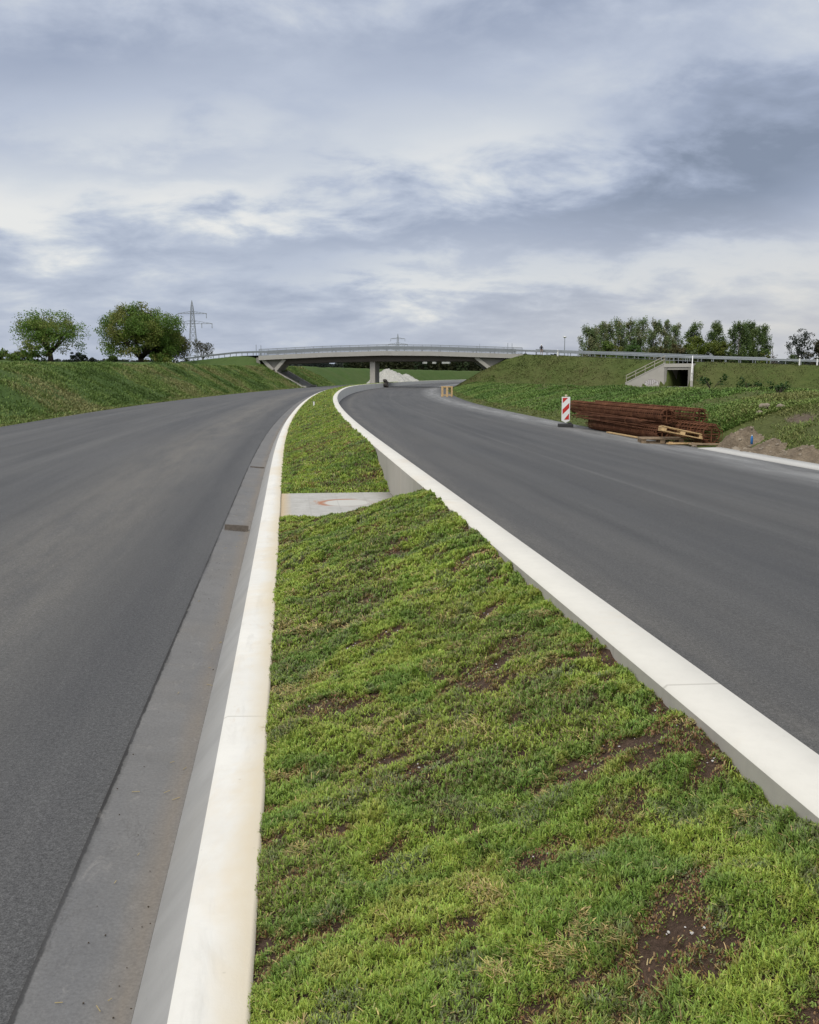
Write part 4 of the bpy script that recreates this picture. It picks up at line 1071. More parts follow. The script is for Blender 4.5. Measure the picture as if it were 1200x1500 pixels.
# ------------------------------------------------------------------ rusty reinforcement cages
def cage_parts(root, L, r, hoops, bars):
    mb = MB()
    n = int(L / hoops); N = 14
    for i in range(n + 1):
        x_ = -L / 2 + L * i / n
        pts = [(x_ + random.uniform(-.015, .015), r * math.cos(2 * math.pi * k / N), r * math.sin(2 * math.pi * k / N)) for k in range(N + 1)]
        mb.tube(pts, .008, 4, caps=False)
    mb.build('hoops', M['rust'], root)
    mb = MB()
    for k in range(bars):
        a = 2 * math.pi * k / bars + random.uniform(-.03, .03); rr_ = r - random.choice((.018, .018, .05, .09))
        mb.tube([(-L / 2 - random.uniform(-.2, .2), rr_ * math.cos(a), rr_ * math.sin(a)), (0, rr_ * math.cos(a) * 1.01, rr_ * math.sin(a) - .008), (L / 2 + random.uniform(-.25, .2), rr_ * math.cos(a), rr_ * math.sin(a))], .014, 5)
    mb.build('long_bars', M['rust'], root)
    m = max(4, int(L / 1.5)); first = None
    for i in range(m + 1):
        x_ = -L / 2 + .08 + (L - .16) * i / m
        if first is None:
            mb = MB()
            pts = [(0, (r - .05) * math.cos(2 * math.pi * k / 16), (r - .05) * math.sin(2 * math.pi * k / 16)) for k in range(17)]
            mb.tube(pts, .022, 5, caps=False)
            mb.beam((0, -r + .05, 0), (0, r - .05, 0), .03, .03); mb.beam((0, 0, -r + .05), (0, 0, r - .05), .03, .03)
            first = o = mb.build('stiffener_ring', M['rust'], root)
        else:
            o = first.copy(); COL.objects.link(o); o.parent = root
        o.location = (x_, 0, 0)
def cage(s0, s1, t0, t1, z, r, label, bars=40, hoops=.16):
    x, y = W(s0, t0); x2, y2 = W(s1, t1)
    o = empty('rebar_cage', (float(x + x2) / 2, float(y + y2) / 2, z), math.atan2(y2 - y, x2 - x), label, 'rebar cage', 'rusty rebar cages stacked by the road')
    cage_parts(o, math.hypot(x2 - x, y2 - y), r, hoops, bars); return o
zb = -.2 + .02
cage(27.3, 33.4, 11.12, 10.82, zb + .24, .24, 'low rusty rebar cage at the bottom of the stack, nearest the asphalt', 46, .15)
cage(25.3, 34.2, 11.78, 11.36, zb + .30, .30, 'longest rusty rebar cage with its open end ring beside the rubble heap', 34, .2)
cage(27.0, 34.6, 12.40, 11.95, zb + .27, .24, 'rusty rebar cage at the bottom of the stack, against the bank', 30, .2)
cage(27.2, 35.9, 11.20, 10.80, zb + .735, .235, 'rusty rebar cage on top of the stack, nearer the asphalt', 46, .15)
cage(26.7, 35.4, 12.02, 11.55, zb + .74, .24, 'rusty rebar cage on top of the stack, against the bank', 34, .2)

x, y = W(28.0, 10.90); x2, y2 = W(35.0, 10.52)
o = empty('bar_bundle', (float(x + x2) / 2, float(y + y2) / 2, zb + .50), math.atan2(y2 - y, x2 - x), 'bundle of loose rusty bars wedged along the front of the rebar cages', 'steel bars')
mb = MB()
for q in range(26):
    L_ = random.uniform(2.2, 3.7); cx_ = random.uniform(-.6, .6); yy_, zz_ = random.uniform(-.03, .13), random.uniform(-.13, .13)
    mb.tube([(cx_ - L_, yy_ + random.uniform(-.03, .03), zz_ + random.uniform(-.05, .05)), (cx_, yy_, zz_), (cx_ + L_ * .9, yy_ + random.uniform(-.03, .03), zz_ + random.uniform(-.06, .05))], .012, 5)
tag(mb.build('bars', M['rust'], o), None, None, None, 'stuff')
mb = MB()
for xq in (-2.1, .2, 2.0):
    mb.tube([(xq, -.09 + .0 * k, .16 * math.cos(k)) if False else (xq, .05 + .14 * math.sin(k * .785), .17 * math.cos(k * .785)) for k in range(9)], .008, 4, caps=False)
mb.build('tie_wire', M['rust'], o)

# ------------------------------------------------------------------ pallets and planks
def pallet(loc, rz, label, mat, tilt=(0, 0)):
    o = empty('pallet', loc, rz, label, 'pallet', None); o.rotation_euler = (tilt[0], tilt[1], rz)
    mb = MB()
    for i in range(5): mb.box((0, -.36 + .18 * i, .133), (1.2, .135 if i % 2 == 0 else .10, .022))
    mb.build('deck_board', mat, o)
    mb = MB()
    for x_ in (-.53, 0, .53): mb.box((x_, 0, .110), (.14, .80, .022))
    mb.build('cross_board', mat, o)
    for x_ in (-.53, 0, .53):
        for y_ in (-.35, 0, .35):
            mb = MB(); mb.box((x_, y_, .0605), (.14, .10, .076)); mb.build('block', mat, o)
    mb = MB()
    for y_ in (-.35, 0, .35): mb.box((0, y_, .011), (1.2, .10, .022))
    mb.build('bottom_board', mat, o)
    return o
a27 = math.atan2(*(np.array(W(27, 10.8)) - np.array(W(26, 10.8)))[::-1])
pallet((7.32, 27.55, -.18), R(-6), 'dark weathered wooden pallet lying flat under a paler one', M['wood_old'])
p1 = pallet((7.78, 27.15, .07), R(-9), 'pale wooden pallet tilted on top of a darker pallet beside the cages', M['wood'], (R(-4), R(12)))
# upright pallet standing on the far asphalt by the bank toe
up_ = atpx(655, 581, 92); s_, t_ = ST(np.array([up_.x]), np.array([up_.y]))
zg = float(Zr(s_[0]) + (Ze(s_[0]) - Zr(s_[0])) * (t_[0] - 1.8) / (Te(s_[0]) - 1.8))
o = empty('pallet', (up_.x, up_.y, zg), R(6), 'pale wooden pallet standing upright on the far right asphalt', 'pallet'); o.scale = (.84, .84, .84)
mb = MB()
for x_ in (-.55, 0, .55): mb.box((x_, 0, .62), (.24 if x_ < .5 else .17, .05, 1.2))
mb.build('upright_board', M['wood'], o)
mb = MB()
for z_ in (.22, 1.16): mb.box((0, .055, z_), (1.38, .05, .14))
mb.build('cross_board', M['wood'], o)
mb = MB()
for x_ in (-.55, 0, .55): mb.box((x_, .14, .08), (.14, .115, .16))
mb.build('block', M['wood'], o)
mb = MB()
for x_ in (-.5, .5): mb.box((x_, .12, .75), (.12, .08, .8))
mb.build('back_board', M['wood_old'], o)
def plank(s, t, L, rz, z, label, mat, w=.16):
    x, y = W(s, t); o = empty('plank', (float(x), float(y), z), rz, label, 'plank')
    MB().box((0, 0, .02), (L, w, .04)).build('board', mat, o, bevel=.004)
    MB().box((-L / 2 + .1, 0, .052), (.06, w * .9, .024)).build('batten', mat, o)
plank(25.7, 11.25, 1.3, R(12), -.17, 'pale squared timber lying at the end of the tilted pallet', M['wood'])
plank(25.0, 11.55, 1.1, R(-4), -.15, 'weathered brown board lying in front of the rubble heap', M['wood_old'])
plank(29.4, 10.68, 3.4, a27 + R(1), -.175, 'long pale board lying on the asphalt along the lowest cage', M['wood'], .10)

# ------------------------------------------------------------------ rubble heaps, stones
def heap(name, s, t, ra, rb, h, z, label, mat, seed, rz=0, cat='heap', lumps=34, lr=(.015, .06), subd=56, rough=.5):
    x, y = W(s, t); o = empty(name, (float(x), float(y), z), PSI + rz, label, cat)
    n = subd; U = np.linspace(-1, 1, n); A, B = np.meshgrid(U, U, indexing='ij')
    r = np.hypot(A, B); prof = np.clip(1 - r, 0, 1) ** .9
    nz = fbm(A * 2.2 + seed, B * 2.2, seed, 5); fine = fbm(A * 9, B * 9, seed + 4, 3)
    zz = h * prof * (1 - rough + 2 * rough * nz) + h * .22 * (fine - .5) * (prof > .02) - .06
    V = np.stack([A * ra, B * rb, zz], -1).reshape(-1, 3)
    i, j = np.meshgrid(np.arange(n - 1), np.arange(n - 1), indexing='ij'); a = i * n + j
    F = np.stack([a, a + n, a + n + 1, a + 1], -1).reshape(-1)
    m = fastmesh('pile', V, F, 4, mat); m.parent = o
    rr = random.Random(seed); mb = MB()
    for q in range(lumps):
        an = rr.uniform(0, 6.28); rd = rr.uniform(.1, .85)
        lx, ly = ra * rd * math.cos(an), rb * rd * math.sin(an)
        ii = int((rd * math.cos(an) + 1) / 2 * (n - 1)); jj = int((rd * math.sin(an) + 1) / 2 * (n - 1))
        rock(mb, (lx, ly, float(zz[ii, jj]) + .01), rr.uniform(*lr), seed * 100 + q)
    if lumps: mb.build('lumps', M['stone'] if mat is not M['gravel'] else mat, o)
    return o
heap('rubble_heap', 24.55, 12.40, .80, .85, .66, -.2, 'sandy rubble heap at the end of the rusty cages', M['sand'], 4)
heap('rubble_heap', 23.05, 12.40, 1.0, .9, .34, -.2, 'low spread of sandy rubble behind the pale concrete strip', M['sand'], 7)
heap('rubble_heap', 21.5, 12.45, .8, 1.0, .36, -.2, 'long sandy rubble ridge at the right edge of the photo behind the strip', M['sand'], 12, lumps=26)
heap('rubble_heap', 20.0, 12.70, .8, 1.0, .50, -.2, 'tall sandy rubble heap at the far right behind the strip', M['sand'], 15)
heap('gravel_mound', 212, -5.2, 5.2, 15, 3.75, -.35, 'pale grey gravel mound on the left road just beyond the bridge', M['gravel'], 22, lumps=0, subd=90, rough=.26)
heap('gravel_mound', 232, -5.0, 4.2, 9, 2.1, -.35, 'lower pale gravel mound tailing off right of the big one', M['gravel'], 27, lumps=0, subd=60, rough=.3)
for (s_, t_, r_, lab) in [(26.7, 14.0, .17, 'largest pale stone on the bare patch of the near bank'), (26.4, 14.35, .12, 'pale stone at the top of the bare patch on the near bank'), (26.3, 13.65, .09, 'small stone at the foot of the bare patch on the near bank'),
                          (25.3, 11.25, .09, 'brown stone beside the pale timber at the road edge'), (24.0, 11.85, .12, 'brown stone in front of the sandy rubble heap'), (23.7, 11.8, .09, 'flat brown stone left of the blue bottle')]:
    x, y = W(s_, t_); mb = MB(); rock(mb, (0, 0, 0), r_, int(s_ * 10))
    o = mb.build('stone', M['stone']); o.location = (float(x), float(y), float(Zright(np.array([s_]), np.array([t_]))[0]) + r_ * .35); o.rotation_euler = (0, 0, s_)
    tag(o, lab, 'stone', 'stones on the bank and road edge')
# blue bottle
x, y = W(23.45, 12.02); o = empty('bottle', (float(x), float(y), -.02), 0, 'blue plastic bottle standing on the sandy rubble', 'bottle'); o.scale = (.6, .6, .7)
M['blue'] = plain('blue_plastic', (.03, .16, .42), .35, .5, 0, .1)
MB().tube([(0, 0, 0), (0, 0, .24), (0, 0, .30), (0, 0, .32)], [.055, .055, .03, .022], 12).build('body', M['blue'], o, smoothf=True)
MB().tube([(0, 0, .32), (0, 0, .35)], .026, 10).build('cap', M['white'], o)
# dark tarpaulin bundle against the pier
x, y = W(153.5, 2.15)
o = empty('bundle', (float(x), float(y), float(Zr(153.5))), 0, 'dark covered bundle leaning on the wall beside the bridge pier', 'bundle')
mb = MB()
for i, (a, b_, c_, r_) in enumerate([(0, 0, .35, .42), (.1, .2, .75, .36), (-.1, .1, 1.1, .28), (.25, 0, .2, .3)]): rock(mb, (a, b_, c_), r_, 300 + i, 0, 1.0)
mb.build('tarpaulin', plain('dark_tarpaulin', (.05, .045, .04), .8, .2), o)
mb = MB(); mb.tube([(-.35, -.42, .5), (0, -.5, .55), (.42, -.3, .5)], .02, 6); mb.build('strap', M['black'], o)

# ------------------------------------------------------------------ pylons
def pylon(loc, H, arms, label, base=3.2, rz=0, thick=.16):
    o = empty('power_pylon', loc, rz, label, 'pylon', 'lattice power pylons on the horizon')
    def hw_(z): 
        f = z / H
        return base * (1 - f) ** 1.0 * .5 + (.42 if f < .9 else .42 * (1 - f) * 10 + .05)
    mb = MB(); lv = []; z = 0
    while z < H * .985: lv.append(z); z += max(1.4, hw_(z) * 2.1)
    lv.append(H)
    for a, b_ in zip(lv[:-1], lv[1:]):
        ca = [(sx * hw_(a), sy * hw_(a), a) for sx, sy in ((-1, -1), (1, -1), (1, 1), (-1, 1))]; cb = [(sx * hw_(b_), sy * hw_(b_), b_) for sx, sy in ((-1, -1), (1, -1), (1, 1), (-1, 1))]
        for i in range(4):
            mb.beam(ca[i], cb[i], thick, thick); j = (i + 1) % 4
            mb.beam(ca[i], cb[j], thick * .6, thick * .6); mb.beam(ca[j], cb[i], thick * .6, thick * .6); mb.beam(cb[i], cb[j], thick * .6, thick * .6)
    mb.build('tower', M['steel_hazy'], o)
    for (z, half, ins) in arms:
        mb = MB()
        for sx in (-1, 1):
            for sy in (-.5, .5):
                mb.beam((0, sy, z), (sx * half, sy * .2, z), thick, thick); mb.beam((0, sy, z + half * .17), (sx * half, sy * .2, z + .1), thick * .8, thick * .8)
            n = 5
            for i in range(n):
                f0, f1 = i / n, (i + 1) / n
                mb.beam((sx * half * f0, 0, z), (sx * half * f1, 0, z + half * .17 * (1 - f1)), thick * .6, thick * .6)
        mb.build('cross_arm', M['steel_hazy'], o)
        for xi in ins:
            for sx in (-1, 1):
                q = MB(); q.tube([(0, 0, 0), (0, 0, -2.6)], [.16, .2], 6); i_ = q.build('insulator', M['steel_hazy'], o); i_.location = (sx * xi, 0, z)
    return o
pb = atpx(284.5, 548, 560)
pylon((pb.x, 560, 0), 44.2, [(36.6, 8.4, (8.1,)), (30.9, 11.5, (11.2, 5.3))], 'larger lattice power pylon behind the small tree by the oaks', 5.6, R(4), .22)
pb = atpx(583, 548, 1000)
pylon((pb.x, 1000, 0), 43.5, [(38.2, 7.6, (7.4,)), (32.5, 10.5, (10.2, 4.8))], 'smaller lattice power pylon seen above the bridge', 5.6, R(3), .32)

# ------------------------------------------------------------------ trees
def leafcloud(cl, per, size, cols, seed, droop=.0):
    """cl: list of clump (centre, radii); leaves = bent quads spread through each clump"""
    r = np.random.default_rng(seed); V = []; C = []
    for (c, rad) in cl:
        n = int(per * (rad[0] * rad[1] * rad[2]) ** (2 / 3.) + 6)
        d = r.normal(size=(n, 3)); d /= np.linalg.norm(d, axis=1)[:, None]
        p = np.array(c) + d * np.array(rad) * (r.random(n) ** .45)[:, None] * r.uniform(.8, 1.2, (n, 1))
        a = r.normal(size=(n, 3)); a /= np.linalg.norm(a, axis=1)[:, None]
        nn = d * .6 + r.normal(size=(n, 3)) * .7 + np.array([0, 0, .5]); nn /= np.linalg.norm(nn, axis=1)[:, None]
        u = np.cross(nn, a); u /= np.linalg.norm(u, axis=1)[:, None]; v = np.cross(nn, u)
        s = size * r.uniform(.6, 1.35, (n, 1))
        V.append(np.stack([p - u * s * .5, p + v * s * .32 , p + u * s * .5, p - v * s * .32], 1))
        k = r.random(); base = np.array(cols[int(k * len(cols)) % len(cols)])
        cc = base * r.uniform(.75, 1.25, (n, 1)); C.append(np.repeat(cc[:, None], 4, 1))
    V = np.concatenate(V); C = np.concatenate(C)
    return V.reshape(-1, 3), C.reshape(-1, 3)
def tree(name, loc, H, spread, kind, label, cols, seed, leaf=.34, dens=48, bark=None, group=None, cat='tree', trunk_h=None, bare=False, px_r=None):
    r = random.Random(seed); o = empty(name, loc, r.uniform(0, 6.28) if kind != 'round' else 0, label, cat, group)
    mb = MB(); clumps = []
    th = trunk_h if trunk_h is not None else H * .25
    rt = max(.10, H * .026) if px_r is None else px_r
    if kind in ('round', 'airy', 'bush'):
        # trunk, then limbs fanning out to a dome of clumps
        mb.tube([(0, 0, -.3), (0, 0, th * .5), (r.uniform(-.1, .1), 0, th)], [rt * 1.35, rt, rt * .9], 10)
        nl = 9 if kind == 'round' else (7 if kind == 'airy' else 5)
        nc = {'round': 150, 'airy': 46, 'bush': 30}[kind]
        for i in range(nl):
            az = 2 * math.pi * i / nl + r.uniform(-.3, .3); el = r.uniform(.35, 1.35)
            L = spread * r.uniform(.7, .95)
            tip = Vector((math.cos(az) * math.cos(el) * L, math.sin(az) * math.cos(el) * L, th + (H - th) * (.15 + .75 * math.sin(el)) * r.uniform(.8, 1)))
            mid = Vector((tip.x * .45, tip.y * .45, th + (tip.z - th) * .38))
            mb.tube([(0, 0, th * .85), mid, tip], [rt * .62, rt * .36, rt * .08], 7)
            for q in range(4):
                f = r.uniform(.4, .95); b0 = mid.lerp(tip, f); e = b0 + Vector((r.uniform(-1, 1), r.uniform(-1, 1), r.uniform(-.1, .9))) * spread * .3
                mb.tube([b0, (b0 + e) / 2 + Vector((0, 0, .1)), e], [rt * .22, rt * .14, rt * .05], 5)
                clumps.append((e, (spread * .16,) * 3))
            clumps.append((tip, (spread * .2,) * 3))
        zc = H * .56; rz = H * .43 if kind != 'bush' else H * .5
        if kind == 'bush': zc = H * .45
        for i in range(nc):
            d = Vector((r.gauss(0, 1), r.gauss(0, 1), r.gauss(0, 1))).normalized()
            if d.z < -.75 and kind == 'airy': d.z *= .5
            if kind == 'round' and d.z < 0:
                q_ = max(.05, math.hypot(d.x, d.y)); g_ = max(q_, .88) / q_; d = Vector((d.x * g_, d.y * g_, d.z * .92))
            f = r.uniform(.62, .98) if i % 3 else r.uniform(.2, .6)
            k = spread * r.uniform(.13, .24)
            c = Vector((d.x * spread * f, d.y * spread * f, zc + d.z * rz * f))
            c.z = max(c.z, k * .5)
            clumps.append((c, (k * 1.15, k * 1.15, k * .8)))
    elif kind == 'poplar':
        mb.tube([(0, 0, -.3), (0, 0, H * .4), (r.uniform(-.2, .2), 0, H * .93)], [rt, rt * .7, rt * .12], 8)
        nb = 40
        for i in range(nb):
            f = .16 + .82 * i / nb; az = r.uniform(0, 6.28); z0 = H * (f - .12)
            w = spread * (.62 + .75 * math.sin(math.pi * min(1, f * .95 + .08)) ** .8) * r.uniform(.5, 1.05)
            tip = Vector((math.cos(az) * w, math.sin(az) * w, min(H, H * f + r.uniform(.2, .9))))
            mb.tube([(0, 0, max(.3, z0)), (tip.x * .5, tip.y * .5, (z0 + tip.z) / 2 - .1), tip], [rt * .3, rt * .18, rt * .06], 5)
            k = spread * r.uniform(.30, .50)
            clumps.append((tip, (k, k, k * 1.6)))
            if r.random() < .75: clumps.append((Vector((tip.x * .45, tip.y * .45, tip.z - .3)), (k * .8, k * .8, k * 1.4)))
        clumps.append((Vector((0, 0, H * .97)), (spread * .22, spread * .22, H * .05)))
    mb.build('trunk', bark or M['bark'], o, smoothf=True)
    V, C = leafcloud([(tuple(c), rr) for c, rr in clumps], dens * (.25 if bare else 1), leaf, cols, seed)
    n = len(V)
    cr_ = fastmesh('crown', V, np.arange(n), 4, M['leaf'], C); cr_.parent = o
    return o
OAK = [(0.1343, 0.2257, 0.0416), (0.1765, 0.24, 0.0511), (0.1055, 0.1891, 0.036), (0.211, 0.24, 0.0605)]
OAKB = [(0.1152, 0.1977, 0.034), (0.1534, 0.2257, 0.0433), (0.1765, 0.2105, 0.0454), (0.0959, 0.1676, 0.0302), (0.188, 0.1977, 0.053)]
POP = [(0.1804, 0.24, 0.0979), (0.2284, 0.24, 0.1183), (0.1443, 0.2033, 0.0815)]
BUSH = [(0.1212, 0.184, 0.0352), (0.1662, 0.184, 0.043), (0.0938, 0.1525, 0.0313)]
BUSHD = [(0.0819, 0.1209, 0.0429), (0.1073, 0.1404, 0.0507), (0.0683, 0.1014, 0.0351)]
def ground_at(x, y):
    s, t = ST(np.array([x]), np.array([y])); return float((Zleft if t[0] < 0 else Zright)(s, t)[0])
def place(px, D): return (px - 600) / 1383 * D
def htop(py, D): return EYE + (548 - py) / 1383 * D
def tr(name, px, D, ytop, wpx, kind, label, cols, seed, z=None, **k):
    x = place(px, D); zb = ground_at(x, D) - .1 if z is None else z
    H = htop(ytop, D) - zb; return tree(name, (x, D, zb), H, wpx / 2 / 1383 * D, kind, label, cols, seed, **k)
tr('oak_tree', 81, 150, 453.5, 100, 'round', 'rounded open crowned oak standing alone on the left bank top', OAK, 31, leaf=.25, dens=72, trunk_h=2.2, px_r=.42)
tr('oak_tree', 212, 165, 446, 118, 'round', 'largest dense dark oak beside the power pylon', OAKB, 32, leaf=.27, dens=135, trunk_h=1.6, px_r=.55)
tr('oak_tree', 252, 172, 486, 64, 'round', 'smaller reddish green oak merging with the right side of the largest oak', [(.10, .112, .027), (.115, .105, .03), (.085, .10, .025)], 33, leaf=.27, dens=135, trunk_h=2, px_r=.35)
tr('thin_tree', 301, 190, 496, 38, 'airy', 'small sparse grey tree right of the pylon by the guardrail', [(.075, .082, .050), (.095, .095, .06)], 34, leaf=.30, dens=26, bark=M['bark_grey'], trunk_h=1.2, px_r=.18)
tr('bush', 57, 149, 505, 42, 'bush', 'round green bush under the left side of the open crowned oak', OAK, 35, leaf=.34, dens=130, cat='bush')
tr('bush', 14, 160, 515, 44, 'bush', 'pale green bush at the left edge on the bank top', BUSH, 36, leaf=.34, dens=130, cat='bush')
tr('bush', 38, 175, 514, 36, 'bush', 'darker bush between the pale bush and the open crowned oak', BUSHD, 37, leaf=.34, dens=130, cat='bush')
tr('bush', 118, 190, 513, 20, 'bush', 'dark bush just right of the open crowned oak', [(.022, .032, .022), (.03, .04, .026)], 38, leaf=.34, dens=130, cat='bush')
tr('bush', 128, 195, 518, 16, 'bush', 'low dark bush second right of the open crowned oak', [(.022, .032, .022), (.03, .04, .026)], 39, leaf=.34, dens=130, cat='bush')
tr('bush', 141, 200, 523, 10, 'bush', 'smallest dark bush between the two big oaks', [(.022, .032, .022), (.03, .04, .026)], 40, leaf=.34, dens=130, cat='bush')
tr('bush', 171, 172, 521, 22, 'bush', 'dark bush at the left foot of the largest oak', BUSHD, 41, leaf=.34, dens=130, cat='bush')
tr('bush', 237, 162, 516, 40, 'bush', 'broad dark bush at the right foot of the largest oak', OAKB, 46, leaf=.34, dens=130, cat='bush')
# poplar row right of the bridge
D0 = 240
POPS = [(860, 26, 484, 'leftmost poplar of the long row behind the guardrail'), (873, 22, 477, 'second poplar from the left in the long row'), (887, 18, 477, 'third poplar from the left in the long row'),
        (901, 22, 474, 'fourth poplar from the left in the long row'), (918, 17, 473, 'fifth poplar from the left in the long row'), (934, 22, 472, 'sixth and tallest poplar of the long row'),
        (952, 20, 473.5, 'seventh poplar from the left in the long row'), (968, 18, 475, 'eighth poplar from the left in the long row'), (984, 20, 479, 'rightmost poplar of the long row, thin and open')]
for i, (px, w, yt, lab) in enumerate(POPS):
    tr('poplar_tree', px, D0 + (i % 3) * 5, yt, w, 'poplar', lab, POP, 60 + i, z=1.2, leaf=.34, dens=120, bark=M['bark_grey'], group='poplars behind the embankment', px_r=.22)
for i, (px, w, yt, lab, d) in enumerate([(1011, 22, 478, 'poplar behind the round bright bush', 262), (1042, 24, 478, 'poplar just right of the round bright bush', 258), (1075, 24, 476.5, 'left poplar of the dense group of three by the rail fence', 236),
                                (1092, 26, 477, 'middle poplar of the dense group of three by the rail fence', 240), (1109, 20, 482, 'right poplar of the dense group of three by the rail fence', 244)]):
    tr('poplar_tree', px, d, yt, w, 'poplar', lab, [(.11, .165, .048), (.14, .19, .06), (.085, .13, .043)], 80 + i, z=1.0, leaf=.34, dens=135, bark=M['bark_grey'], group='poplars behind the embankment', px_r=.22)
for i, (px, w, yt, lab, c) in enumerate([(889, 44, 497, 'olive bush in front of the left part of the poplar row', BUSH), (926, 42, 495, 'deep green bush in front of the middle of the poplar row', [(.06, .12, .026), (.075, .135, .03)]),
                                 (962, 38, 500, 'brownish green bush in front of the poplar row, right of the deep green one', [(.105, .12, .036), (.12, .115, .042)]), (985, 34, 499, 'brownish bush at the right end of the poplar row', [(.11, .11, .042), (.12, .105, .045)]),
                                 (1021, 60, 489, 'big round bright green bush between the two poplar groups', [(.12, .16, .025), (.14, .175, .03), (.10, .14, .024)]), (1050, 36, 496, 'yellow green bush right of the big round bush', [(.135, .16, .03), (.115, .145, .03)]),
                                 (1062, 22, 508, 'small leafy bush left of the dense poplar group', BUSHD), (1000, 40, 510, 'low dark hedge bush in front of the big round bush', BUSHD), (1036, 36, 511, 'low dark hedge bush right of its twin, below the yellow green bush', BUSHD),
                                 (1116, 18, 509, 'small green bush at the right foot of the dense poplar group', BUSH)]):
    tr('bush', px, 226 - (i % 4) * 3, yt, w, 'bush', lab, c, 100 + i, z=.9, leaf=.38, dens=170, cat='bush', group='bushes behind the embankment')
tr('dead_bush', 1126, 232, 514, 14, 'airy', 'small grey bare bush standing between the poplars and the dark pine', [(.12, .10, .085), (.15, .12, .10)], 120, z=.9, leaf=.28, dens=22, bark=M['bark_grey'], px_r=.08, cat='bush', trunk_h=.6)
tr('pine_tree', 1167, 190, 481, 52, 'airy', 'dark airy pine at the right behind the rail fence', [(.030, .042, .028), (.042, .054, .034), (.024, .034, .022)], 121, z=.9, leaf=.34, dens=46, px_r=.2, trunk_h=2.4)
tr('bush', 1196, 182, 497, 48, 'bush', 'dark brownish bush at the right edge beside the pine', [(.05, .050, .022), (.065, .058, .026), (.04, .042, .018)], 122, z=.9, leaf=.34, dens=130, cat='bush')
tr('bush', 1157, 185, 517, 34, 'bush', 'low dark bush in front of the pine', BUSHD, 123, z=.9, leaf=.34, dens=130, cat='bush')
# broad leaved docks and thistles on the right bank
DOCK = [(.035, .075, .016), (.05, .095, .022)]
for i, (s_, t_, r_, lab) in enumerate([(37.5, 17.1, .55, 'dark leafy weed at the crest of the right bank above the cages'), (29.6, 16.0, .42, 'dark thistle clump on the right bank beyond the cage ends'), (33.0, 16.6, .4, 'leafy dock below the underpass on the bank crest')]):
    x, y = W(s_, t_); x, y = float(x), float(y)
    z = float(Zright(np.array([s_]), np.array([t_]))[0])
    o = empty('dock_plant', (x, y, z), 0, lab, 'weed', 'leafy weeds on the right bank')
    mb = MB(); r = random.Random(i); cl = []
    for q in range(9):
        a = r.uniform(0, 6.28); e = Vector((math.cos(a) * r_ * r.uniform(.4, 1), math.sin(a) * r_ * r.uniform(.4, 1), r_ * r.uniform(.4, 1.0)))
        mb.tube([(0, 0, -.05), e * .5 + Vector((0, 0, .05)), e], [.015, .01, .006], 5); cl.append((tuple(e), (r_ * .35, r_ * .35, r_ * .22)))
    mb.build('stem', M['bark'], o); V, C = leafcloud(cl, 420, .12, DOCK, 200 + i); f = fastmesh('leaves', V, np.arange(len(V)), 4, M['leaf'], C); f.parent = o

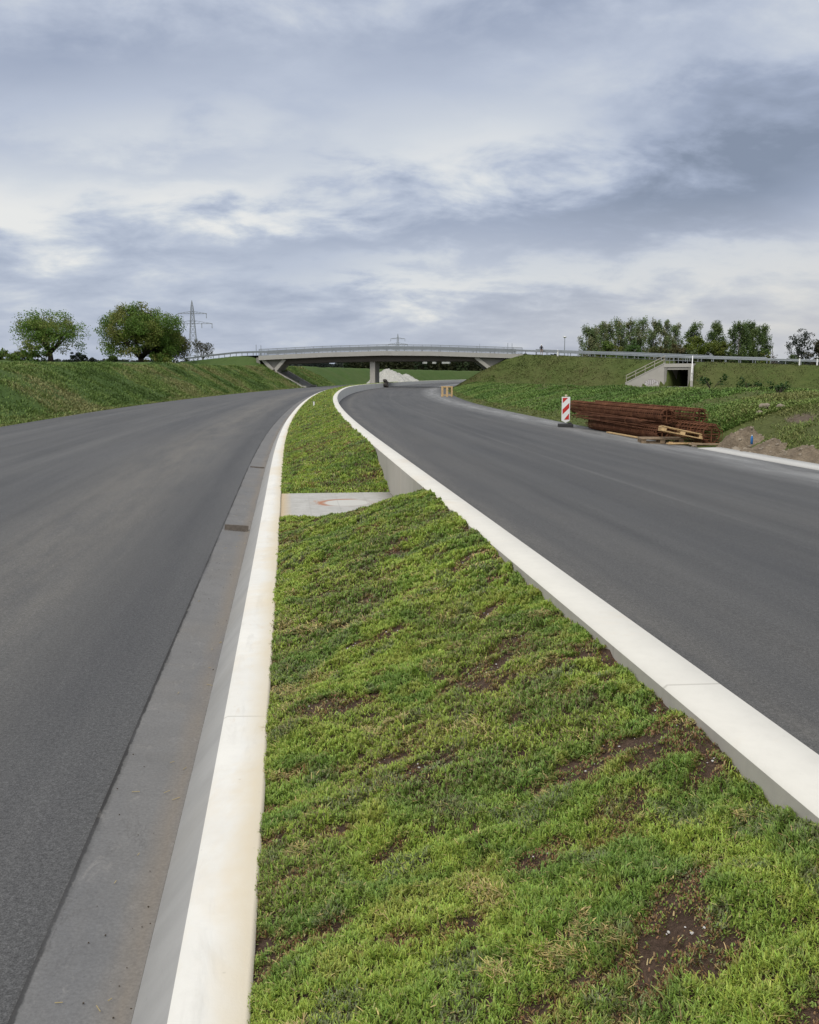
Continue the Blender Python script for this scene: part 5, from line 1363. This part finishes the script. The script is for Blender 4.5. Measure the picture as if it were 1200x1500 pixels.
# ------------------------------------------------------------------ far woods (one mass) and low hills
def far_wood(name, x0, x1, D, zb, h, label, cols, seed, leaf, n, depth=30):
    r = np.random.default_rng(seed)
    x = r.uniform(x0, x1, n); y = D + r.uniform(0, depth, n)
    top = h * (.55 + .75 * fbm(x * 10 / h / 9, y * 0, seed, 4)) 
    z = zb + top * r.random(n) ** .7
    a = r.normal(size=(n, 3)); a /= np.linalg.norm(a, axis=1)[:, None]; b = r.normal(size=(n, 3)); u = np.cross(a, b); u /= np.linalg.norm(u, axis=1)[:, None]
    s = leaf * r.uniform(.6, 1.4, (n, 1)); p = np.stack([x, y, z], -1)
    V = np.stack([p - a * s * .5, p + u * s * .4, p + a * s * .5, p - u * s * .4], 1).reshape(-1, 3)
    c = np.array(cols)[(fbm(x * .05, y * .05, seed + 2, 2) * 2.2 * len(cols)).astype(int) % len(cols)] * r.uniform(.75, 1.25, (n, 1))
    o = fastmesh(name, V, np.arange(4 * n), 4, M['leaf'], np.repeat(c[:, None], 4, 1).reshape(-1, 3))
    return tag(o, label, 'woodland', None, 'stuff')
far_wood('distant_wood', -30, 95, 430, 2.2, 7.6, 'dark green wood seen under the bridge beyond the field', [(.028, .045, .018), (.038, .058, .022), (.045, .05, .022)], 301, 1.5, 16000)
far_wood('distant_wood', -420, -120, 520, 3, 7.0, 'low dark wood on the horizon left of the bridge', [(.030, .042, .030), (.038, .05, .034)], 302, 1.7, 14000)
far_wood('distant_wood', -125, 10, 700, 3, 8.0, 'bluish distant wood just above the left bridge approach', [(.035, .045, .04), (.045, .055, .045)], 303, 2.0, 9000)
far_wood('distant_wood', 60, 330, 640, 2, 9.0, 'distant wood on the horizon behind the right embankment', [(.035, .045, .038), (.045, .055, .044)], 304, 2.0, 12000)
M['van'] = plain('van_paint', (.42, .42, .41), .4, .4, 0, .05)
# pale vans parked far away beyond the field
for i, (px, lab) in enumerate([(622, 'leftmost white van parked far beyond the bridge'), (636, 'second white van from the left far beyond the bridge'), (649.5, 'third white van far beyond the bridge'), (656, 'rightmost white van parked far beyond the bridge')]):
    D = 424; x = place(px, D); o = empty('parked_van', (x, D, htop(533.5, D) - .2), R((97, 84, 92, 80)[i]), lab, 'van', 'white vans parked beyond the field')
    mb = MB(); mb.prism([(-1.9, -.8, .3), (1.9, -.8, .3), (1.9, -.8, .95), (1.25, -.8, 1.15), (.8, -.8, 1.8), (-1.9, -.8, 1.85)], (0, 1.6, 0)); mb.build('body', M['van'], o, bevel=.05)
    mb = MB(); mb.prism([(1.22, -.81, 1.17), (.82, -.81, 1.7), (.2, -.81, 1.7), (.2, -.81, 1.17)], (0, 1.62, 0)); mb.build('window', M['hole'], o)
    for wx in (-1.15, 1.15):
        for wy in (-.82, .62):
            MB().tube([(wx, wy, .32), (wx, wy + .2, .32)], .32, 14).build('wheel', M['rubber'], o)
